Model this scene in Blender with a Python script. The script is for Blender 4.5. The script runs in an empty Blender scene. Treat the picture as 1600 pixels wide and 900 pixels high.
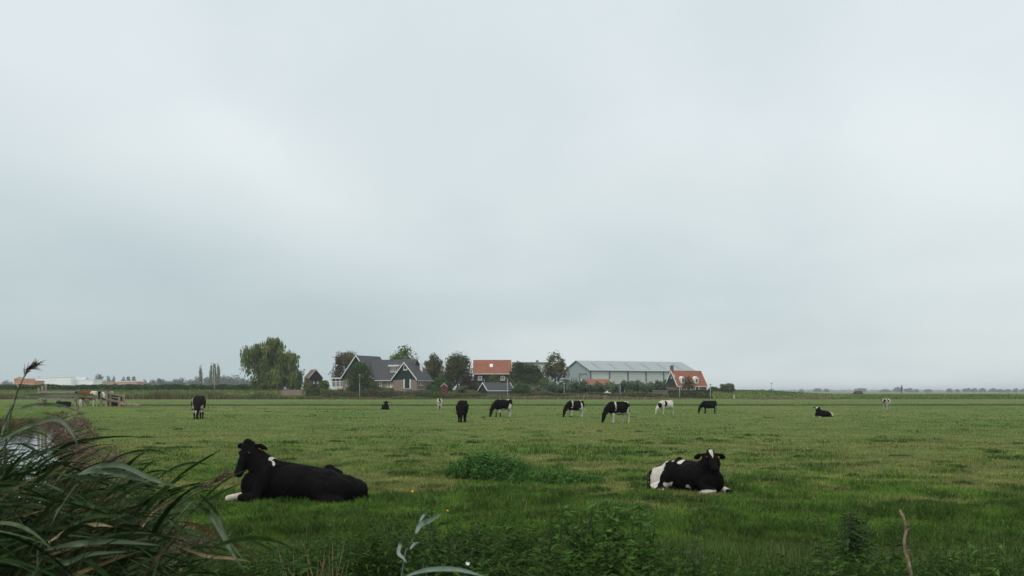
import bpy, bmesh, math, random
import numpy as np
from mathutils import Vector, Matrix

# ------------------------------------------------------------------ camera, sky, sun, exposure
scene = bpy.context.scene
COL = scene.collection
CAMZ = 1.95
cam_data = bpy.data.cameras.new("camera")
cam_data.lens = 36.0; cam_data.sensor_width = 36.0; cam_data.sensor_fit = 'HORIZONTAL'
cam_data.shift_y = 0.10125
cam_data.clip_start = 0.1; cam_data.clip_end = 30000.0
cam_data.dof.use_dof = True; cam_data.dof.focus_distance = 32.0; cam_data.dof.aperture_fstop = 7.5
cam = bpy.data.objects.new("camera", cam_data)
cam.location = (0, 0, CAMZ); cam.rotation_euler = (math.radians(90), 0, 0)
COL.objects.link(cam); scene.camera = cam

SUN_EL, SUN_AZ = 58.0, 215.0           # degrees; azimuth clockwise from +Y (behind the camera, to the left)
world = bpy.data.worlds.new("World"); scene.world = world; world.use_nodes = True
wt = world.node_tree; wt.nodes.clear()
def wn(t): return wt.nodes.new(t)
w_out = wn('ShaderNodeOutputWorld'); w_bg = wn('ShaderNodeBackground')
w_sky = wn('ShaderNodeTexSky'); w_sky.sky_type = 'NISHITA'; w_sky.sun_disc = False
w_sky.sun_elevation = math.radians(SUN_EL); w_sky.sun_rotation = math.radians(SUN_AZ)
w_sky.air_density = 1.0; w_sky.dust_density = 3.0
w_tc = wn('ShaderNodeTexCoord'); w_sep = wn('ShaderNodeSeparateXYZ')
wt.links.new(w_tc.outputs['Generated'], w_sep.inputs[0])
def wmath(op, a, b=None, clamp=False):
    n = wn('ShaderNodeMath'); n.operation = op; n.use_clamp = clamp
    for i, v in enumerate((a, b)):
        if v is None: continue
        if isinstance(v, (int, float)): n.inputs[i].default_value = v
        else: wt.links.new(v, n.inputs[i])
    return n.outputs[0]
def wmix(f, a, b):
    n = wn('ShaderNodeMix'); n.data_type = 'RGBA'
    if isinstance(f, float): n.inputs[0].default_value = f
    else: wt.links.new(f, n.inputs[0])
    for i, v in ((6, a), (7, b)):
        if isinstance(v, tuple): n.inputs[i].default_value = (*v, 1)
        else: wt.links.new(v, n.inputs[i])
    return n.outputs[2]
zc = wmath('ADD', wmath('MAXIMUM', w_sep.outputs[2], 0.0), 0.16)
cmb = wn('ShaderNodeCombineXYZ')
wt.links.new(wmath('DIVIDE', w_sep.outputs[0], zc), cmb.inputs[0])
wt.links.new(wmath('DIVIDE', w_sep.outputs[1], zc), cmb.inputs[1])
def wnoise(scale, det, rough, off):
    mp = wn('ShaderNodeMapping'); mp.inputs['Location'].default_value = off
    wt.links.new(cmb.outputs[0], mp.inputs[0])
    n = wn('ShaderNodeTexNoise'); n.inputs['Scale'].default_value = scale
    n.inputs['Detail'].default_value = det; n.inputs['Roughness'].default_value = rough
    n.inputs['Distortion'].default_value = 0.3
    wt.links.new(mp.outputs[0], n.inputs['Vector'])
    return n.outputs[0]
def wramp(v, lo, hi):
    n = wn('ShaderNodeMapRange'); n.interpolation_type = 'SMOOTHSTEP'
    n.inputs[1].default_value = lo; n.inputs[2].default_value = hi
    wt.links.new(v, n.inputs[0]); return n.outputs[0]
cl_big = wramp(wnoise(0.30, 2.0, 0.45, (3.1, 1.7, 0)), 0.34, 0.66)
cl_mid = wramp(wnoise(0.9, 3.5, 0.5, (0.4, 5.2, 2)), 0.30, 0.72)
# a heavier cloud bank low on the left: its upper edge runs down towards the right
bank = wmath('ADD', wmath('MULTIPLY', w_sep.outputs[0], -0.62), wmath('MULTIPLY', w_sep.outputs[2], -1.0))
mn = wn('ShaderNodeTexNoise'); mn.inputs['Scale'].default_value = 3.2; mn.inputs['Detail'].default_value = 5.0; mn.inputs['Roughness'].default_value = 0.52
wt.links.new(w_tc.outputs['Generated'], mn.inputs['Vector'])
mott = mn.outputs[0]
bank = wramp(wmath('ADD', bank, wmath('MULTIPLY', wmath('SUBTRACT', mott, 0.5), 0.30)), -0.09, 0.13)
C_DARK, C_LIGHT = (0.455, 0.545, 0.568), (0.830, 0.868, 0.862)
f_light = wmath('ADD', wmath('ADD', wmath('MULTIPLY', wramp(mott, 0.30, 0.70), 0.24), wmath('MULTIPLY', cl_big, 0.36)), wmath('MULTIPLY', cl_mid, 0.12))
f_light = wmath('ADD', f_light, wmath('MULTIPLY', wramp(w_sep.outputs[2], 0.02, 0.25), 0.42))
f_light = wmath('SUBTRACT', f_light, wmath('MULTIPLY', bank, 0.42), clamp=True)
f_light = wmath('SUBTRACT', f_light, wmath('MULTIPLY', wramp(w_sep.outputs[2], 0.20, 0.42), 0.14), clamp=True)
c_cloud = wmix(f_light, C_DARK, C_LIGHT)
c_cloud = wmix(wmath('MULTIPLY', wramp(w_sep.outputs[2], 0.14, 0.42), 0.30), c_cloud, (0.66, 0.745, 0.82))
w_sc = wn('ShaderNodeVectorMath'); w_sc.operation = 'SCALE'; w_sc.inputs[3].default_value = 0.10
wt.links.new(w_sky.outputs[0], w_sc.inputs[0])
c_all = wmix(0.90, w_sc.outputs[0], c_cloud)
wt.links.new(c_all, w_bg.inputs[0]); w_bg.inputs[1].default_value = 1.0
wt.links.new(w_bg.outputs[0], w_out.inputs[0])

sun_d = bpy.data.lights.new("sun", 'SUN'); sun_d.energy = 1.5; sun_d.angle = math.radians(25); sun_d.color = (1, 0.96, 0.90)
sun = bpy.data.objects.new("sun", sun_d); COL.objects.link(sun)
_a, _e = math.radians(SUN_AZ), math.radians(SUN_EL)
sdir = Vector((math.sin(_a)*math.cos(_e), math.cos(_a)*math.cos(_e), math.sin(_e)))
sun.rotation_euler = sdir.to_track_quat('Z', 'Y').to_euler(); sun.location = (0, 0, 60)

scene.view_settings.view_transform = 'Standard'
try: scene.view_settings.look = 'None'
except Exception: pass
scene.view_settings.exposure = 0.22; scene.view_settings.gamma = 1.0
scene.render.engine = 'CYCLES'
scene.cycles.use_denoising = True
scene.cycles.sample_clamp_direct = 1.6; scene.cycles.sample_clamp_indirect = 0.8
scene.cycles.volume_bounces = 0
scene.cycles.max_bounces = 6
scene.cycles.diffuse_bounces = 3; scene.cycles.transmission_bounces = 3; scene.cycles.transparent_max_bounces = 4

# ------------------------------------------------------------------ helpers
RNG = np.random.default_rng(11)
def at(px, py, Y): return Vector(((px-800)/1600*Y, Y, CAMZ-(py-612)/1600*Y))
def tag(o, label=None, cat=None, group=None, kind=None):
    if label: o["label"] = label
    if cat: o["category"] = cat
    if group: o["group"] = group
    if kind: o["kind"] = kind
    return o
def empty(name, loc=(0, 0, 0), rz=0.0):
    o = bpy.data.objects.new(name, None); COL.objects.link(o)
    o.location = loc; o.rotation_euler = (0, 0, rz); o.empty_display_size = 0.3
    return o
def link(name, me, mat=None, parent=None):
    o = bpy.data.objects.new(name, me); COL.objects.link(o)
    if mat is not None and not me.materials: me.materials.append(mat)
    if parent is not None: o.parent = parent
    return o

def np_mesh(name, verts, faces, cols=None, smooth=False):
    """verts (N,3), faces (M,k) all the same k, cols (N,3)"""
    verts = np.asarray(verts, dtype=np.float32); faces = np.asarray(faces, dtype=np.int32)
    me = bpy.data.meshes.new(name)
    k = faces.shape[1]
    me.vertices.add(len(verts)); me.vertices.foreach_set("co", verts.ravel())
    me.loops.add(faces.size); me.loops.foreach_set("vertex_index", faces.ravel())
    me.polygons.add(len(faces))
    me.polygons.foreach_set("loop_start", np.arange(0, faces.size, k, dtype=np.int32))
    me.polygons.foreach_set("loop_total", np.full(len(faces), k, dtype=np.int32))
    me.polygons.foreach_set("use_smooth", np.full(len(faces), smooth, dtype=bool))
    me.update(calc_edges=True)
    if cols is not None:
        a = me.color_attributes.new("Col", 'FLOAT_COLOR', 'POINT')
        c = np.ones((len(verts), 4), dtype=np.float32); c[:, :3] = cols
        a.data.foreach_set("color", c.ravel())
    return me

def vnoise(x, y, seed=0):
    x = np.asarray(x, dtype=float); y = np.asarray(y, dtype=float)
    xi = np.floor(x); yi = np.floor(y); fx = x-xi; fy = y-yi
    fx = fx*fx*(3-2*fx); fy = fy*fy*(3-2*fy)
    def h(a, b):
        v = np.sin(a*127.1 + b*311.7 + seed*74.7)*43758.5453
        return v-np.floor(v)
    return (h(xi, yi)*(1-fx)+h(xi+1, yi)*fx)*(1-fy)+(h(xi, yi+1)*(1-fx)+h(xi+1, yi+1)*fx)*fy
def fbm(x, y, seed=0, o=4):
    r = 0; a = .5; t = 0
    for i in range(o):
        r = r+a*vnoise(x*2**i, y*2**i, seed+i*3); t += a; a *= .5
    return r/t
def sstep(a, b, x):
    t = np.clip((x-a)/(b-a), 0, 1); return t*t*(3-2*t)

def bank_s(x, y): return x-1.7+0.442*y
def gz(x, y):
    x = np.asarray(x, dtype=float); y = np.asarray(y, dtype=float)
    s = bank_s(x, y)
    z = 0.10*(fbm(x/9, y/9, 5, 3)-.5) + 0.05*(fbm(x/1.7, y/1.7, 9, 2)-.5)
    z = z*(1-0.5*sstep(100, 200, y))
    # ditch on the left, ending at the dam
    wob = 0.5*(vnoise(x*0+7, y*.35, 3)-.5)+0.35*(vnoise(x*.9, y*.9, 8)-.5)
    ss = s+wob
    prof = np.where(ss > -3.2, -1.1*sstep(0.25, -3.2, ss), -1.1*sstep(-9.0, -6.0, ss))
    prof = prof*sstep(84, 77, y)
    z = z+prof
    z = z+0.66*np.exp(-((x+36)**2/(2*15**2)+(y-90)**2/(2*9**2)))
    z = z+0.22*np.exp(-((x+19)**2/(2*7**2)+(y-64)**2/(2*7**2)))
    # narrow field ditch across
    yc = y-142.0-2.2*np.sin(x*.018)-0.5*np.sin(x*.11)
    z = z-0.55*sstep(-1.5, -0.7, yc)*sstep(1.3, 0.3, yc)*sstep(-75, -60, x)
    z = z+0.22*sstep(0.3, 1.4, yc)*sstep(230, 145, y)
    # dike with the village on it
    H = 0.95+1.2*sstep(92, 62, x)
    z = z+H*sstep(262, 277, y)*(1-sstep(420, 520, y))
    return z
def ground(px, py):
    """the first point where the sight line through a pixel of the reference meets the ground"""
    Y = np.arange(6, 300, .05); X = (px-800)/1600*Y
    i = int(np.argmax(CAMZ-(py-612)/1600*Y <= gz(X, Y)))
    return Vector((X[i], Y[i], float(gz(X[i], Y[i]))))

# ---- materials
def nodes(name):
    m = bpy.data.materials.new(name); m.use_nodes = True
    nt = m.node_tree; return m, nt, nt.nodes['Principled BSDF']
def _set(nt, sock, v):
    if isinstance(v, (int, float)): sock.default_value = v
    elif isinstance(v, tuple): sock.default_value = (*v, 1) if len(v) == 3 and sock.type == 'RGBA' else v
    else: nt.links.new(v, sock)
def nz(nt, scale, det=3, rough=.55, vec=None, coord='Object'):
    tc = nt.nodes.new('ShaderNodeTexCoord'); n = nt.nodes.new('ShaderNodeTexNoise')
    n.inputs['Scale'].default_value = scale; n.inputs['Detail'].default_value = det; n.inputs['Roughness'].default_value = rough
    if vec is not None:
        mp = nt.nodes.new('ShaderNodeMapping'); mp.inputs['Scale'].default_value = vec
        nt.links.new(tc.outputs[coord], mp.inputs[0]); nt.links.new(mp.outputs[0], n.inputs['Vector'])
    else: nt.links.new(tc.outputs[coord], n.inputs['Vector'])
    return n.outputs[0]
def mr(nt, v, a, b, c=0., d=1.):
    n = nt.nodes.new('ShaderNodeMapRange'); n.interpolation_type = 'SMOOTHSTEP'
    for i, q in enumerate((a, b, c, d)): n.inputs[i+1].default_value = q
    nt.links.new(v, n.inputs[0]); return n.outputs[0]
def mx(nt, f, a, b, blend='MIX'):
    n = nt.nodes.new('ShaderNodeMix'); n.data_type = 'RGBA'; n.blend_type = blend
    _set(nt, n.inputs[0], f); _set(nt, n.inputs[6], a); _set(nt, n.inputs[7], b)
    return n.outputs[2]
def bump(nt, b, h, strength, dist):
    n = nt.nodes.new('ShaderNodeBump'); n.inputs['Strength'].default_value = strength; n.inputs['Distance'].default_value = dist
    nt.links.new(h, n.inputs['Height']); nt.links.new(n.outputs[0], b.inputs['Normal'])
def mat_plain(name, c, rough=.6, var=.25, scale=3., spec=.3, metal=0., bmp=0.):
    m, nt, b = nodes(name)
    v = nz(nt, scale, 4)
    dark = tuple(x*(1-var) for x in c); light = tuple(min(1, x*(1+var)) for x in c)
    nt.links.new(mx(nt, mr(nt, v, .3, .7), dark, light), b.inputs['Base Color'])
    b.inputs['Roughness'].default_value = rough; b.inputs['Specular IOR Level'].default_value = spec
    b.inputs['Metallic'].default_value = metal
    if bmp: bump(nt, b, v, .6, bmp)
    return m
def mat_col(name, rough=.65, transl=.25, spec=.25, var=.2, scale=20.):
    m, nt, b = nodes(name)
    at_ = nt.nodes.new('ShaderNodeAttribute'); at_.attribute_name = 'Col'
    c = at_.outputs['Color']
    if var:
        c = mx(nt, 1.0, c, mx(nt, mr(nt, nz(nt, scale, 2), .3, .7), (1-var,)*3, (1+var,)*3), 'MULTIPLY')
    nt.links.new(c, b.inputs['Base Color'])
    b.inputs['Roughness'].default_value = rough; b.inputs['Specular IOR Level'].default_value = spec
    if transl:
        t = nt.nodes.new('ShaderNodeBsdfTranslucent'); nt.links.new(c, t.inputs[0])
        s = nt.nodes.new('ShaderNodeMixShader'); s.inputs[0].default_value = transl
        nt.links.new(b.outputs[0], s.inputs[1]); nt.links.new(t.outputs[0], s.inputs[2])
        nt.links.new(s.outputs[0], nt.nodes['Material Output'].inputs[0])
    return m
def mat_courses(name, c1, c2, period, rough=.7, mortar=None, mfrac=.12, axis='Z', bmp=.02):
    """rows along one axis (tiles, boards, bricks) with per-row and mottled variation"""
    m, nt, b = nodes(name)
    tc = nt.nodes.new('ShaderNodeTexCoord'); sp = nt.nodes.new('ShaderNodeSeparateXYZ'); nt.links.new(tc.outputs['Object'], sp.inputs[0])
    q = nt.nodes.new('ShaderNodeMath'); q.operation = 'DIVIDE'; q.inputs[1].default_value = period
    nt.links.new(sp.outputs['XYZ'.index(axis)], q.inputs[0])
    fr = nt.nodes.new('ShaderNodeMath'); fr.operation = 'FRACT'; nt.links.new(q.outputs[0], fr.inputs[0])
    base = mx(nt, mr(nt, nz(nt, 1.3, 5, .7), .32, .68), c1, c2)
    base = mx(nt, mr(nt, nz(nt, 9., 3, .7), .3, .7, 0, .35), base, tuple(x*.55 for x in c1))
    mc = mortar or tuple(x*.45 for x in c1)
    f = mr(nt, fr.outputs[0], mfrac*1.4, mfrac*.6)
    nt.links.new(mx(nt, f, base, mc), b.inputs['Base Color'])
    b.inputs['Roughness'].default_value = rough; b.inputs['Specular IOR Level'].default_value = .3
    bump(nt, b, fr.outputs[0], .5, bmp)
    return m

M = {}
M['leaf'] = mat_col('foliage', .7, .3, .2, .15, 2.)
M['blade'] = mat_col('grass_blade', .6, .35, .2, 0)
M['weed'] = mat_col('weed_leaf', .7, .35, .06, .25, 30.)
M['reedleaf'] = mat_col('reed_leaf', .6, .28, .08, .3, 25.)
M['brown_tiles'] = mat_courses('brown_tiles', (.16, .095, .07), (.11, .07, .055), .34, .8)
M['straw'] = mat_col('straw', .8, .1, .1, 0)
M['bark'] = mat_plain('bark', (.075, .06, .045), .9, .35, 6., .1, bmp=.03)
M['white'] = mat_plain('white_paint', (.72, .71, .68), .5, .06, 2.)
M['slate'] = mat_courses('slate_tiles', (.046, .051, .058), (.066, .071, .079), .34, .6)
M['orange'] = mat_courses('orange_tiles', (.33, .125, .070), (.20, .075, .045), .34, .7)
M['greenwood'] = mat_courses('green_boards', (.012, .030, .026), (.016, .036, .03), .2, .6)
M['blackwood'] = mat_courses('black_boards', (.020, .021, .022), (.03, .03, .03), .2, .7)
M['brick'] = mat_courses('brick', (.27, .195, .145), (.21, .145, .108), .075, .85, (.42, .38, .33), .15)
M['brick_dark'] = mat_courses('brick_brown', (.20, .12, .085), (.15, .085, .06), .075, .85, (.25, .22, .19), .15)
M['grey_stone'] = mat_courses('grey_boards', (.17, .165, .15), (.13, .13, .12), .2, .8)
M['steel_roof'] = mat_courses('steel_roof', (.30, .345, .345), (.34, .38, .375), 1.0, .45, (.26, .29, .29), .06, 'X')
M['steel_blue'] = mat_courses('steel_wall', (.30, .36, .38), (.33, .39, .41), .5, .5, (.26, .31, .33), .1, 'Y')
M['steel_white'] = mat_courses('pale_cladding', (.62, .64, .63), (.58, .60, .60), .4, .5, (.54, .56, .56), .1, 'X')
M['steel_dark'] = mat_plain('grey_steel', (.12, .14, .15), .5, .1, 2.)
M['skylight'] = mat_plain('roof_light', (.20, .235, .24), .35, .08, 2.)
M['galv'] = mat_plain('galvanised', (.36, .38, .38), .45, .12, 5., .5, .2)
M['wood'] = mat_plain('weathered_wood', (.27, .22, .165), .85, .35, 9., .15, bmp=.01)
M['stick'] = mat_plain('peeled_branch', (.22, .16, .115), .85, .6, 22., .15, bmp=.004)
M['glass'] = mat_plain('window_glass', (.02, .025, .03), .08, .2, 1., .6)
M['red'] = mat_plain('red_paint', (.13, .025, .02), .7, .2, 3.)
M['yellow'] = mat_plain('yellow_plastic', (.72, .42, .02), .5, .08, 12., .4)
M['black'] = mat_plain('dark_rubber', (.012, .012, .013), .6, .3, 6.)
M['eye'] = mat_plain('eye', (.008, .006, .005), .12, .2, 20., .6)
def coat_mat():
    m, nt, b = nodes('cow_coat')
    at_ = nt.nodes.new('ShaderNodeAttribute'); at_.attribute_name = 'Col'
    c = mx(nt, 1.0, at_.outputs['Color'], mx(nt, mr(nt, nz(nt, 5., 5, .7), .3, .7), (.72, .70, .66), (1.06, 1.06, 1.04)), 'MULTIPLY')
    nt.links.new(c, b.inputs['Base Color'])
    b.inputs['Roughness'].default_value = .8; b.inputs['Specular IOR Level'].default_value = .06
    bump(nt, b, nz(nt, 60., 3, .7, (1, 3, 1)), .35, .01)
    return m
M['coat'] = coat_mat()

class MB:
    def __init__(s): s.v = []; s.f = []
    def add(s, vs, fs):
        n = len(s.v); s.v += [tuple(v) for v in vs]; s.f += [tuple(i+n for i in f) for f in fs]; return s
    def box(s, a, b):
        x0, y0, z0 = a; x1, y1, z1 = b
        return s.add([(x0,y0,z0),(x1,y0,z0),(x1,y1,z0),(x0,y1,z0),(x0,y0,z1),(x1,y0,z1),(x1,y1,z1),(x0,y1,z1)],
                     [(0,3,2,1),(4,5,6,7),(0,1,5,4),(1,2,6,5),(2,3,7,6),(3,0,4,7)])
    def hexa(s, p):   # 8 points ordered as in box
        return s.add(p, [(0,3,2,1),(4,5,6,7),(0,1,5,4),(1,2,6,5),(2,3,7,6),(3,0,4,7)])
    def bar(s, p, q, w, h=None, up=(0, 0, 1)):
        h = h or w; p = Vector(p); q = Vector(q); d = (q-p).normalized(); u = Vector(up)
        if abs(d.dot(u)) > .95: u = Vector((1, 0, 0))
        a = d.cross(u).normalized()*w/2; b = a.cross(d).normalized()*h/2
        return s.hexa([p-a-b, p+a-b, q+a-b, q-a-b, p-a+b, p+a+b, q+a+b, q-a+b])
    def prism(s, poly, y0, y1):        # poly in (x, z), extruded along y
        n = len(poly)
        vs = [(x, y0, z) for x, z in poly]+[(x, y1, z) for x, z in poly]
        fs = [tuple(range(n)), tuple(range(2*n-1, n-1, -1))]+[(i, i+n, (i+1) % n+n, (i+1) % n) for i in range(n)]
        return s.add(vs, fs)
    def tube(s, pts, rads, k=7):
        pts = [Vector(p) for p in pts]; n0 = len(s.v); vs = []; fs = []
        for i, p in enumerate(pts):
            d = (pts[min(i+1, len(pts)-1)]-pts[max(i-1, 0)]).normalized()
            u = Vector((0, 0, 1)) if abs(d.z) < .9 else Vector((1, 0, 0))
            a = d.cross(u).normalized(); b = d.cross(a)
            for j in range(k):
                t = 2*math.pi*j/k; vs.append(p+(a*math.cos(t)+b*math.sin(t))*rads[i])
        for i in range(len(pts)-1):
            for j in range(k):
                fs.append((i*k+j, i*k+(j+1) % k, (i+1)*k+(j+1) % k, (i+1)*k+j))
        fs.append(tuple(range(k-1, -1, -1))); fs.append(tuple((len(pts)-1)*k+j for j in range(k)))
        return s.add(vs, fs)
    def swap(s):                        # exchange x and y (a prism along x)
        s.v = [(y, x, z) for x, y, z in s.v]; return s
    def build(s, name, mat, parent=None, smooth=False):
        me = bpy.data.meshes.new(name); me.from_pydata(s.v, [], s.f); me.materials.append(mat)
        bm = bmesh.new(); bm.from_mesh(me); bmesh.ops.recalc_face_normals(bm, faces=bm.faces); bm.to_mesh(me); bm.free()
        for p in me.polygons: p.use_smooth = smooth
        return link(name, me, None, parent)
# ------------------------------------------------------------------ the field, dike and ditches: one sheet
def build_ground():
    sv = np.concatenate([-np.geomspace(14, 9000, 46)[::-1], np.arange(-13.6, 5.0, .4), 5+np.geomspace(.6, 9000, 70)])
    yv = np.concatenate([np.linspace(-200, -8, 24), np.arange(-6, 96, .6), np.arange(96.8, 139, 1.6), np.arange(139, 147, .35),
                         np.arange(148, 258, 4.), np.arange(258, 282, 1.), np.geomspace(284, 9000, 60)])
    S, Y = np.meshgrid(sv, yv); X = S+1.7-0.442*Y
    Z = gz(X, Y)
    V = np.stack([X, Y, Z], -1).reshape(-1, 3)
    n, k = len(yv), len(sv)
    i = np.arange(n-1)[:, None]*k+np.arange(k-1)[None, :]
    F = np.stack([i, i+1, i+k+1, i+k], -1).reshape(-1, 4)
    me = np_mesh("field", V, F, smooth=True)
    m, nt, b = nodes("pasture")
    tc = nt.nodes.new('ShaderNodeTexCoord'); sp = nt.nodes.new('ShaderNodeSeparateXYZ'); nt.links.new(tc.outputs['Object'], sp.inputs[0])
    g = mx(nt, mr(nt, nz(nt, .045, 4, .6, (1, .6, 1)), .35, .65), (.105, .175, .030), (.175, .205, .052))
    g = mx(nt, mr(nt, nz(nt, .35, 5, .65), .42, .68), g, (.062, .120, .024))
    g = mx(nt, mr(nt, nz(nt, 1.1, 5, .7), .56, .74, 0, .8), g, (.230, .215, .095))
    g = mx(nt, mr(nt, nz(nt, 7., 5, .75), .30, .62, .7, 0), g, (.035, .062, .016))
    # soil where the turf is cut: the ditches
    soil = mx(nt, mr(nt, nz(nt, 3., 5, .7), .3, .7), (.050, .034, .020), (.115, .074, .042))
    g = mx(nt, mr(nt, sp.outputs[2], -.10, -.22), g, soil)
    def fm(op, a, b_):
        n = nt.nodes.new('ShaderNodeMath'); n.operation = op
        for i_, v_ in enumerate((a, b_)):
            if v_ is None: continue
            if isinstance(v_, (int, float)): n.inputs[i_].default_value = v_
            else: nt.links.new(v_, n.inputs[i_])
        return n.outputs[0]
    s1 = fm('MULTIPLY', fm('SINE', fm('MULTIPLY', sp.outputs[0], .018), None), 2.2); s2 = fm('MULTIPLY', fm('SINE', fm('MULTIPLY', sp.outputs[0], .11), None), .5)
    yc = fm('SUBTRACT', fm('SUBTRACT', fm('SUBTRACT', sp.outputs[1], 142.0), s1), s2)
    lipm = fm('MULTIPLY', mr(nt, fm('ABSOLUTE', fm('SUBTRACT', yc, .5), None), 1.5, .9), mr(nt, nz(nt, .12, 3, .6), .25, .45, .15, .75))
    g = mx(nt, fm('MULTIPLY', lipm, mr(nt, sp.outputs[0], -75, -60)), g, mx(nt, mr(nt, nz(nt, .25, 3, .6), .4, .6), (.030, .040, .014), (.060, .040, .024)))
    mad = nt.nodes.new('ShaderNodeMath'); mad.operation = 'MULTIPLY_ADD'; mad.inputs[1].default_value = .442
    nt.links.new(sp.outputs[1], mad.inputs[0]); nt.links.new(sp.outputs[0], mad.inputs[2])
    wob = nt.nodes.new('ShaderNodeMath'); wob.operation = 'MULTIPLY_ADD'; wob.inputs[1].default_value = 2.2
    nt.links.new(nz(nt, .8, 4, .7), wob.inputs[0]); nt.links.new(mad.outputs[0], wob.inputs[2])
    fb = mr(nt, wob.outputs[0], 1.3, .7)
    fy = mr(nt, sp.outputs[1], 84, 74)
    ml = nt.nodes.new('ShaderNodeMath'); ml.operation = 'MULTIPLY'; nt.links.new(fb, ml.inputs[0]); nt.links.new(fy, ml.inputs[1])
    g = mx(nt, ml.outputs[0], g, soil)
    nt.links.new(g, b.inputs['Base Color']); b.inputs['Roughness'].default_value = .9; b.inputs['Specular IOR Level'].default_value = .1
    bump(nt, b, nz(nt, 6., 6, .8), .9, .10)
    me.materials.append(m)
    tag(link("field", me), kind="structure")
build_ground()

def build_water():
    yv = np.linspace(-8, 84, 40); sv = np.linspace(-8.6, -1.2, 6)
    S, Y = np.meshgrid(sv, yv); X = S+1.7-.442*Y; Z = np.full_like(X, -.62)
    k = len(sv); i = np.arange(len(yv)-1)[:, None]*k+np.arange(k-1)[None, :]
    me = np_mesh("water", np.stack([X, Y, Z], -1).reshape(-1, 3), np.stack([i, i+1, i+k+1, i+k], -1).reshape(-1, 4), smooth=True)
    m, nt, b = nodes("ditch_water")
    b.inputs['Base Color'].default_value = (.018, .022, .018, 1); b.inputs['Roughness'].default_value = .06; b.inputs['IOR'].default_value = 1.33
    bump(nt, b, nz(nt, 3., 3, .5), .12, .02)
    me.materials.append(m); tag(link("water", me), kind="structure")
build_water()

# haze: one closed box of thin even air
hz = MB().box((-12000, -260, -2.4), (12000, 9600, 24))
hm = bpy.data.materials.new("haze_air"); hm.use_nodes = True
hm.node_tree.nodes.clear(); ho = hm.node_tree.nodes.new('ShaderNodeOutputMaterial'); hp = hm.node_tree.nodes.new('ShaderNodeVolumePrincipled')
hp.inputs['Color'].default_value = (.86, .92, .95, 1); hp.inputs['Density'].default_value = HAZE_D = .00019; hp.inputs['Anisotropy'].default_value = 0.0
hm.node_tree.links.new(hp.outputs[0], ho.inputs['Volume'])
tag(hz.build("haze", hm), kind="stuff")

# ------------------------------------------------------------------ grass
def sample_view(n, py0, py1, px0=-260, px1=1860, bias=1.0):
    py = py0+(py1-py0)*RNG.random(n)**bias; px = px0+(px1-px0)*RNG.random(n)
    Y = CAMZ*1600/(py-612); X = (px-800)/1600*Y
    return X, Y
def build_grass():
    X, Y = sample_view(560000, 628.5, 925, bias=.92)
    s = bank_s(X, Y); Z = gz(X, Y)
    keep = (s+3.4*(fbm(X*1.1, Y*1.1, 31)-.5) > np.where(Y < 80, -.35, -99)) & (Z > -.42)
    ycg = Y-142-2.2*np.sin(X*.018)-.5*np.sin(X*.11); keep &= ~((ycg > -.8) & (ycg < 1.6))
    X, Y, Z = X[keep], Y[keep], Z[keep]; n = len(X)
    dry = .55*fbm(X/2.6, Y/3.0, 41, 4)+.45*fbm(X/.55, Y/.8, 43, 3); tus = .5*fbm(X/1.3, Y/1.5, 51, 3)+.5*fbm(X/.42, Y/.55, 53, 2); big = fbm(X/16, Y/20, 61, 3)
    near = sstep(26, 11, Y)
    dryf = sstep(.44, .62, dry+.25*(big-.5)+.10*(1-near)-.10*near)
    lush = sstep(.50, .62, tus)*(1-.6*dryf)
    h = (.045+.045*RNG.random(n))*(1+.8*lush)*(1+.2*near)*(1-.25*dryf)
    w = np.maximum(.0042, .00062*Y)*(.7+.6*RNG.random(n))
    ang = RNG.random(n)*2*math.pi; lean = .55*RNG.random(n)+.15; la = RNG.random(n)*2*math.pi
    base = np.stack([X, Y, Z-.01], -1)
    side = np.stack([np.cos(ang), np.sin(ang), 0*ang], -1)*(w/2)[:, None]
    tip = base+np.stack([np.cos(la)*lean*h, np.sin(la)*lean*h, h], -1)
    mid = base+np.stack([np.cos(la)*lean*h*.3, np.sin(la)*lean*h*.3, h*.6], -1)
    V = np.stack([base-side, base+side, mid+side*.75, tip, mid-side*.75], 1).reshape(-1, 3)
    F = (np.arange(n)[:, None]*5+np.arange(5)[None, :])
    g1 = np.array([.100, .186, .026]); g2 = np.array([.250, .250, .075]); g3 = np.array([.050, .108, .015])
    c = g1*(1-dryf)[:, None]+g2*dryf[:, None]
    c = c*(1-.75*lush)[:, None]+g3*(.75*lush)[:, None]
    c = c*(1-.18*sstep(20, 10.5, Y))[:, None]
    c *= (.30+1.4*fbm(X*1.9, Y*1.3, 71, 3))[:, None]
    c = c*(.5+1.0*RNG.random(n))[:, None]
    straw = RNG.random(n) < .04+.16*dryf
    c[straw] = np.array([.30, .25, .13])*(.6+.6*RNG.random(straw.sum()))[:, None]
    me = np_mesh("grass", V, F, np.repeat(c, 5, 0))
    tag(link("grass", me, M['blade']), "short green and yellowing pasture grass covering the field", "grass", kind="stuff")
build_grass()

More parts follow.
